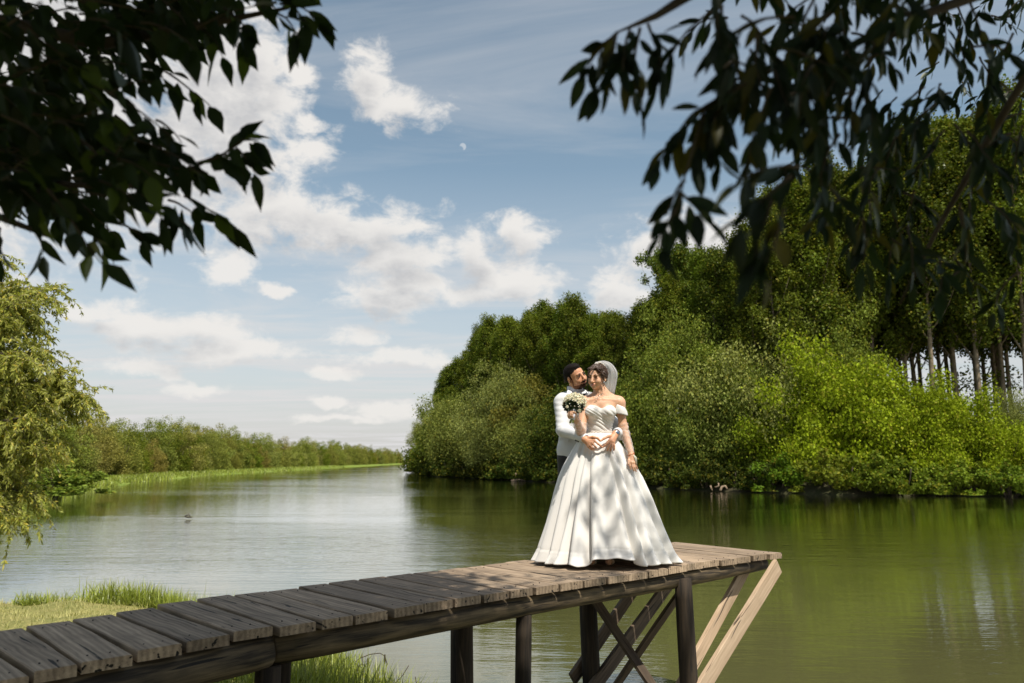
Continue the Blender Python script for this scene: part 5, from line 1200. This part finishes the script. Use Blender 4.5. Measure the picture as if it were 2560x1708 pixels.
# --- jacket
def jac(pad=0.0):
    J = SDF((g_(205, 0)[0], 6.70), (g_(770, 0)[0], 7.52), .0050, .0050, np.arange(g_(0, 830)[2], g_(0, 300)[2], .0050))
    J.ell(g_(387, 455, .0), (.200, .122, .18), None, .05)
    J.cap(g_(292, 388, .0), g_(482, 388, .0), .068, .068, .04); J.cap(g_(350, 352, .02), g_(286, 376, .0), .045, .055, .04); J.cap(g_(410, 352, .02), g_(490, 376, .0), .045, .055, .04)
    J.ell(g_(388, 590, .0), (.168, .118, .2), None, .05); J.ell(g_(385, 720, .0), (.182, .132, .19), None, .05)
    return J
J = jac(); hemz = g_(0, 800)[2]
J.cut(lambda X, Y, Z: hemz - .05 * (X - g_(258, 0)[0]) - Z)
J.path([g_(278, 398, 0), g_(291, 585, -.12), C(395, 615, 6.98), C(432, 634, 6.892)], [.066, .058, .050, .040], .02)
J.path([g_(498, 398, 0), g_(652, 565, -.15), C(674, 604, 7.02), H_(1850, 262, 6.90)], [.066, .062, .054, .042], .02)
# open the neck
J.ell(g_(385, 318, -.03), (.088, .085, .075), None, .012, True); J.ell(g_(400, 380, -.13), (.045, .07, .12), None, .01, True)
J.cap(C(440, 637, 6.877), C(470, 646, 6.81), .03, .03, .002, True); J.cap(H_(1815, 275, 6.875), H_(1770, 320, 6.82), .033, .033, .002, True)
V, F = J.nets(); V = relax(V, F, 2); N = vnormals(V, F)
def near_path(V, pts):
    best = np.full(len(V), 9.); s_ = np.zeros(len(V)); acc_ = 0
    for a, b in zip(pts[:-1], pts[1:]):
        ab = b - a; t = np.clip(((V - a) @ ab) / (ab @ ab), 0, 1); d = np.linalg.norm(V - a - t[:, None] * ab, axis=1); u = d < best; best = np.where(u, d, best); s_ = np.where(u, acc_ + t * np.linalg.norm(ab), s_); acc_ += np.linalg.norm(ab)
    return best, s_
for path_ in (rarm, larm):
    path_ = [np.asarray(p) for p in path_]; dd, ss = near_path(V, path_); w = np.clip((.085 - dd) / .02, 0, 1)
    V = V + N * (w * (.0011 * np.sin(ss * 75 + V[:, 0] * 40 + 3 * np.sin(V[:, 2] * 23) + 2 * np.sin(V[:, 1] * 35)) * (.15 + np.exp(-((ss - .26) / .12) ** 2)) + .0010 * np.sin(ss * 150 + V[:, 1] * 90)))[:, None]
V = V + N * (.0018 * np.sin(V[:, 2] * 31 + V[:, 0] * 24) * np.sin(V[:, 0] * 40 + 1))[:, None]
jk = mesh('jacket', V, F, M['jacket'], groom)
# pocket flap, lapels, buttons
def patch(pts, th, name, m, parent):
    pts = [np.asarray(p, float) for p in pts]; n = len(pts); nn = nrm(np.cross(pts[1] - pts[0], pts[-1] - pts[0])); 
    if nn[1] > 0: nn = -nn
    V = [p + nn * th for p in pts] + [p - nn * th for p in pts]; F = [tuple(range(n)), tuple(reversed(range(n, 2 * n)))] + [(i, (i + 1) % n, (i + 1) % n + n, i + n) for i in range(n)]
    return mesh(name, V, F, m, parent, smooth=False)
patch([g_(270, 634, -.112), g_(330, 642, -.150), g_(327, 660, -.152), g_(318, 664, -.148), g_(269, 652, -.112)], .003, 'pocket_flap', M['jacket'], jk)
for sgn in (-1, 1):
    q = lambda x, y, dy: g_(385 + sgn * x, y, dy)
    patch([q(40, 302, -.03), q(66, 318, -.075), q(72, 345, -.112), q(52, 352, -.128), q(60, 362, -.132), q(26, 430, -.150), q(14, 420, -.148), q(30, 350, -.120)], .003, 'lapel', M['jacket'], jk)
mb = MB()
for k in range(3): mb.ell(C(376 + k * 9, 652 + k * 4, 6.885), (.006, .004, .006), None, 10, 6)
mb.build('cuff_buttons', M['black'], jk)
# shirt with collar and cuffs
SS = SDF((g_(290, 0)[0], 7.0), (g_(480, 0)[0], 7.45), .004, .004, np.arange(g_(0, 480)[2], g_(0, 280)[2], .004))
SS.ell(g_(388, 440, .0), (.15, .105, .15), None, .03); SS.cap(g_(373, 345, .01), g_(371, 306, .0), .074, .072, .02); SS.cap(g_(373, 330, .01), g_(370, 270, -.01), .0655, .062, .004, True)
V, F = SS.nets(); V = relax(V, F, 2); sh = mesh('shirt', V, F, M['shirt'], groom)
for sgn in (-1, 1): patch([g_(374 + sgn * 2, 338, -.080), g_(374 + sgn * 52, 300, -.045), g_(374 + sgn * 50, 325, -.060), g_(374 + sgn * 28, 352, -.098)], .003, 'collar', M['shirt'], sh)
def cuff(a, b, r):
    mb = MB(); n = 24; a = np.asarray(a); b = np.asarray(b); t = nrm(b - a); u = nrm(np.cross(t, (0, 0, 1))); w = np.cross(t, u); V = []; F = []
    for j, (p, rr) in enumerate(((a, r), (b, r), (b, r - .004), (a, r - .004))):
        for i in range(n): th = 2 * PI * i / n; V.append(p + rr * (u * math.cos(th) + w * math.sin(th)))
    for j in range(4):
        for i in range(n): F.append((j * n + i, j * n + (i + 1) % n, ((j + 1) % 4) * n + (i + 1) % n, ((j + 1) % 4) * n + i))
    return mesh('cuff', V, F, M['shirt'], sh)
cuff(C(420, 630, 6.92), C(447, 642, 6.865), .036); cuff(H_(1850, 250, 6.92), H_(1815, 278, 6.885), .034)
mb = MB(); 
for sgn in (-1, 1): mb.tube([g_(412, 341, -.112), g_(412 + sgn * 14, 340, -.116), g_(412 + sgn * 26, 341, -.110)], [.008, .014, .020], 10, flat=.5)
mb.ell(g_(412, 341, -.118), (.010, .008, .010), None, 10, 6); mb.build('bow_tie', M['black'], groom)
# trousers and shoes
ST = SDF((g_(240, 0)[0], 7.1), (g_(520, 0)[0], 7.45), .007, .007, np.arange(ZD, g_(0, 720)[2], .007))
ST.ell(g_(382, 760, 0), (.165, .115, .12), None, .04)
for fx in (326, 434): ST.path([g_(fx, 780, 0), g_(fx - 4, 1080, 0), g_(fx - 4, 1385, 0)], [.098, .080, .070], .03)
V, F = ST.nets(); V = relax(V, F, 2); mesh('trousers', V, F, M['black'], groom)
for fx in (322, 430): mb = MB(); p = g_(fx, 1400, -.10); mb.ell((p[0], p[1], ZD + .04), (.048, .15, .042), None, 18, 10); mb.build('shoe', M['black'], groom)
# watch
mb = MB(); wc = H_(1800, 290, 6.865); ax_ = nrm(H_(1745, 340, 6.84) - H_(1850, 250, 6.90)); u = nrm(np.cross(ax_, (0, -1, 0))); w = np.cross(ax_, u); n = 28; V = []; F = []
for s_, rr in ((-.010, .0335), (.010, .0335), (.010, .030), (-.010, .030)):
    for i in range(n): th = 2 * PI * i / n; V.append(wc + ax_ * s_ + rr * (u * math.cos(th) + w * math.sin(th) * .9))
for j in range(4):
    for i in range(n): F.append((j * n + i, j * n + (i + 1) % n, ((j + 1) % 4) * n + (i + 1) % n, ((j + 1) % 4) * n + i))
wt = mesh('watch', V, F, M['steel'], groom); nn = nrm(np.array([.45, -.85, .25])); fr = frame(nn, ax_)
mb = MB(); mb.ell(wc + nn * .031, (.019, .006, .019), fr, 24, 10); mb.build('watch_case', M['steel'], wt)
mb = MB(); mb.ell(wc + nn * .0345, (.0145, .0035, .0145), fr, 24, 10); mb.build('watch_dial', M['dial'], wt)
# ================= bouquet
bq = b_(366, 404, -.30); bouquet = empty('bouquet', bq, 'round bouquet of cream roses with white-wrapped stems held in front of the groom', 'bouquet')
axb = nrm(b_(376, 380, -.30) - b_(348, 520, -.29)); FBq = frame((-.1, -.9, .35), axb)
def rose(c, r, axis):
    mb = MB(); A = frame(nrm(np.cross(axis, (0.3, .2, 1))), axis)
    for ring_, (n, rr, tilt, hh) in enumerate(((6, 1.0, .95, .55), (5, .78, .6, .75), (5, .55, .35, .9), (3, .3, .15, 1.0))):
        for k in range(n):
            a = 2 * PI * k / n + ring_ * .7 + rng.uniform(-.2, .2); V = []; F = []; nu, nv = 5, 4
            for i in range(nu + 1):
                for j in range(nv + 1):
                    u = (i / nu - .5) * 2; v = j / nv; ang_ = a + u * (2.3 / n) * 1.35; rad = r * rr * (.35 + .65 * v ** .6) * (1 - .08 * abs(u)); hz_ = r * (hh * v * (1 - .22 * u * u) - .35) - r * .25 * tilt * v ** 3
                    V.append(c + A[0] * math.cos(ang_) * rad + A[1] * math.sin(ang_) * rad + A[2] * hz_)
            for i in range(nu):
                for j in range(nv): q = i * (nv + 1) + j; F.append((q, q + nv + 1, q + nv + 2, q + 1))
            mb.add(V, F)
    mb.ell(c - A[2] * r * .1, (r * .5, r * .5, r * .5), None, 10, 8)
    return mb.build('rose', M['rose'], bouquet)
k = 0
for i in range(60):
    z = 1 - (i + .5) / 60 * 1.25; a = i * 2.399963
    d = np.array([math.sqrt(max(0, 1 - z * z)) * math.cos(a), math.sqrt(max(0, 1 - z * z)) * math.sin(a), z]); w = FBq[0] * d[0] + FBq[1] * d[1] + FBq[2] * d[2]
    if z > -.28 and not (z < .15 and w[2] < -.1 and w[0] > -.3 and w[0] < .5): rose(bq + w * np.array([.088, .085, .074]) * rng.uniform(.93, 1.05) + FBq[2] * .012, rng.uniform(.019, .025), w)
rose(b_(402, 452, -.40), .017, (0.2, -.8, -.3))
rose(b_(318, 425, -.38), .014, (-0.4, -.8, .1))
P = []; D = []
for i in range(260):
    d = rng.normal(size=3); d /= np.linalg.norm(d); s = d @ axb
    if s > .35: continue
    P.append(bq + d * np.array([.07, .07, .055]) - axb * .012); D.append(d + .2 * rng.normal(size=3))
P = np.array(P); n = len(P); V, F = leaf_quads(P, rng.uniform(.02, .036, n), rng.uniform(.008, .013, n), np.array(D)); mesh('leaves', V, F, M['bleaf'], bouquet, smooth=False)
mb = MB(); mb.ell(bq - axb * .01, (.068, .068, .055), FBq, 16, 10); mb.build('greenery', M['bleaf'], bouquet)
mb = MB()
for i in range(150):
    d = rng.normal(size=3); d /= np.linalg.norm(d)
    if d @ axb < -.35: continue
    mb.ell(bq + d * np.array([.104, .10, .088]) * rng.uniform(.9, 1.08) + axb * .002, (.0042,) * 3, None, 6, 4)
mb.build('small_buds', M['rose'], bouquet)['kind'] = 'stuff'
mb = MB(); mb.tube([bq - axb * .05, b_(366, 455, -.345), b_(361, 480, -.35), b_(354, 510, -.345)], [.024, .019, .017, .020], 14); mb.build('ribbon_wrap', M['shirt'], bouquet)
for i in range(11): mb = MB(); a = 2 * PI * i / 11; o_ = np.array([math.cos(a), math.sin(a), 0]) * .012; mb.tube([b_(354, 506, -.345) + o_, b_(348, 534 + 5 * math.sin(i * 3), -.345) + o_ * 1.5], .0032, 6); mb.build('stem', M['stem'], bouquet)
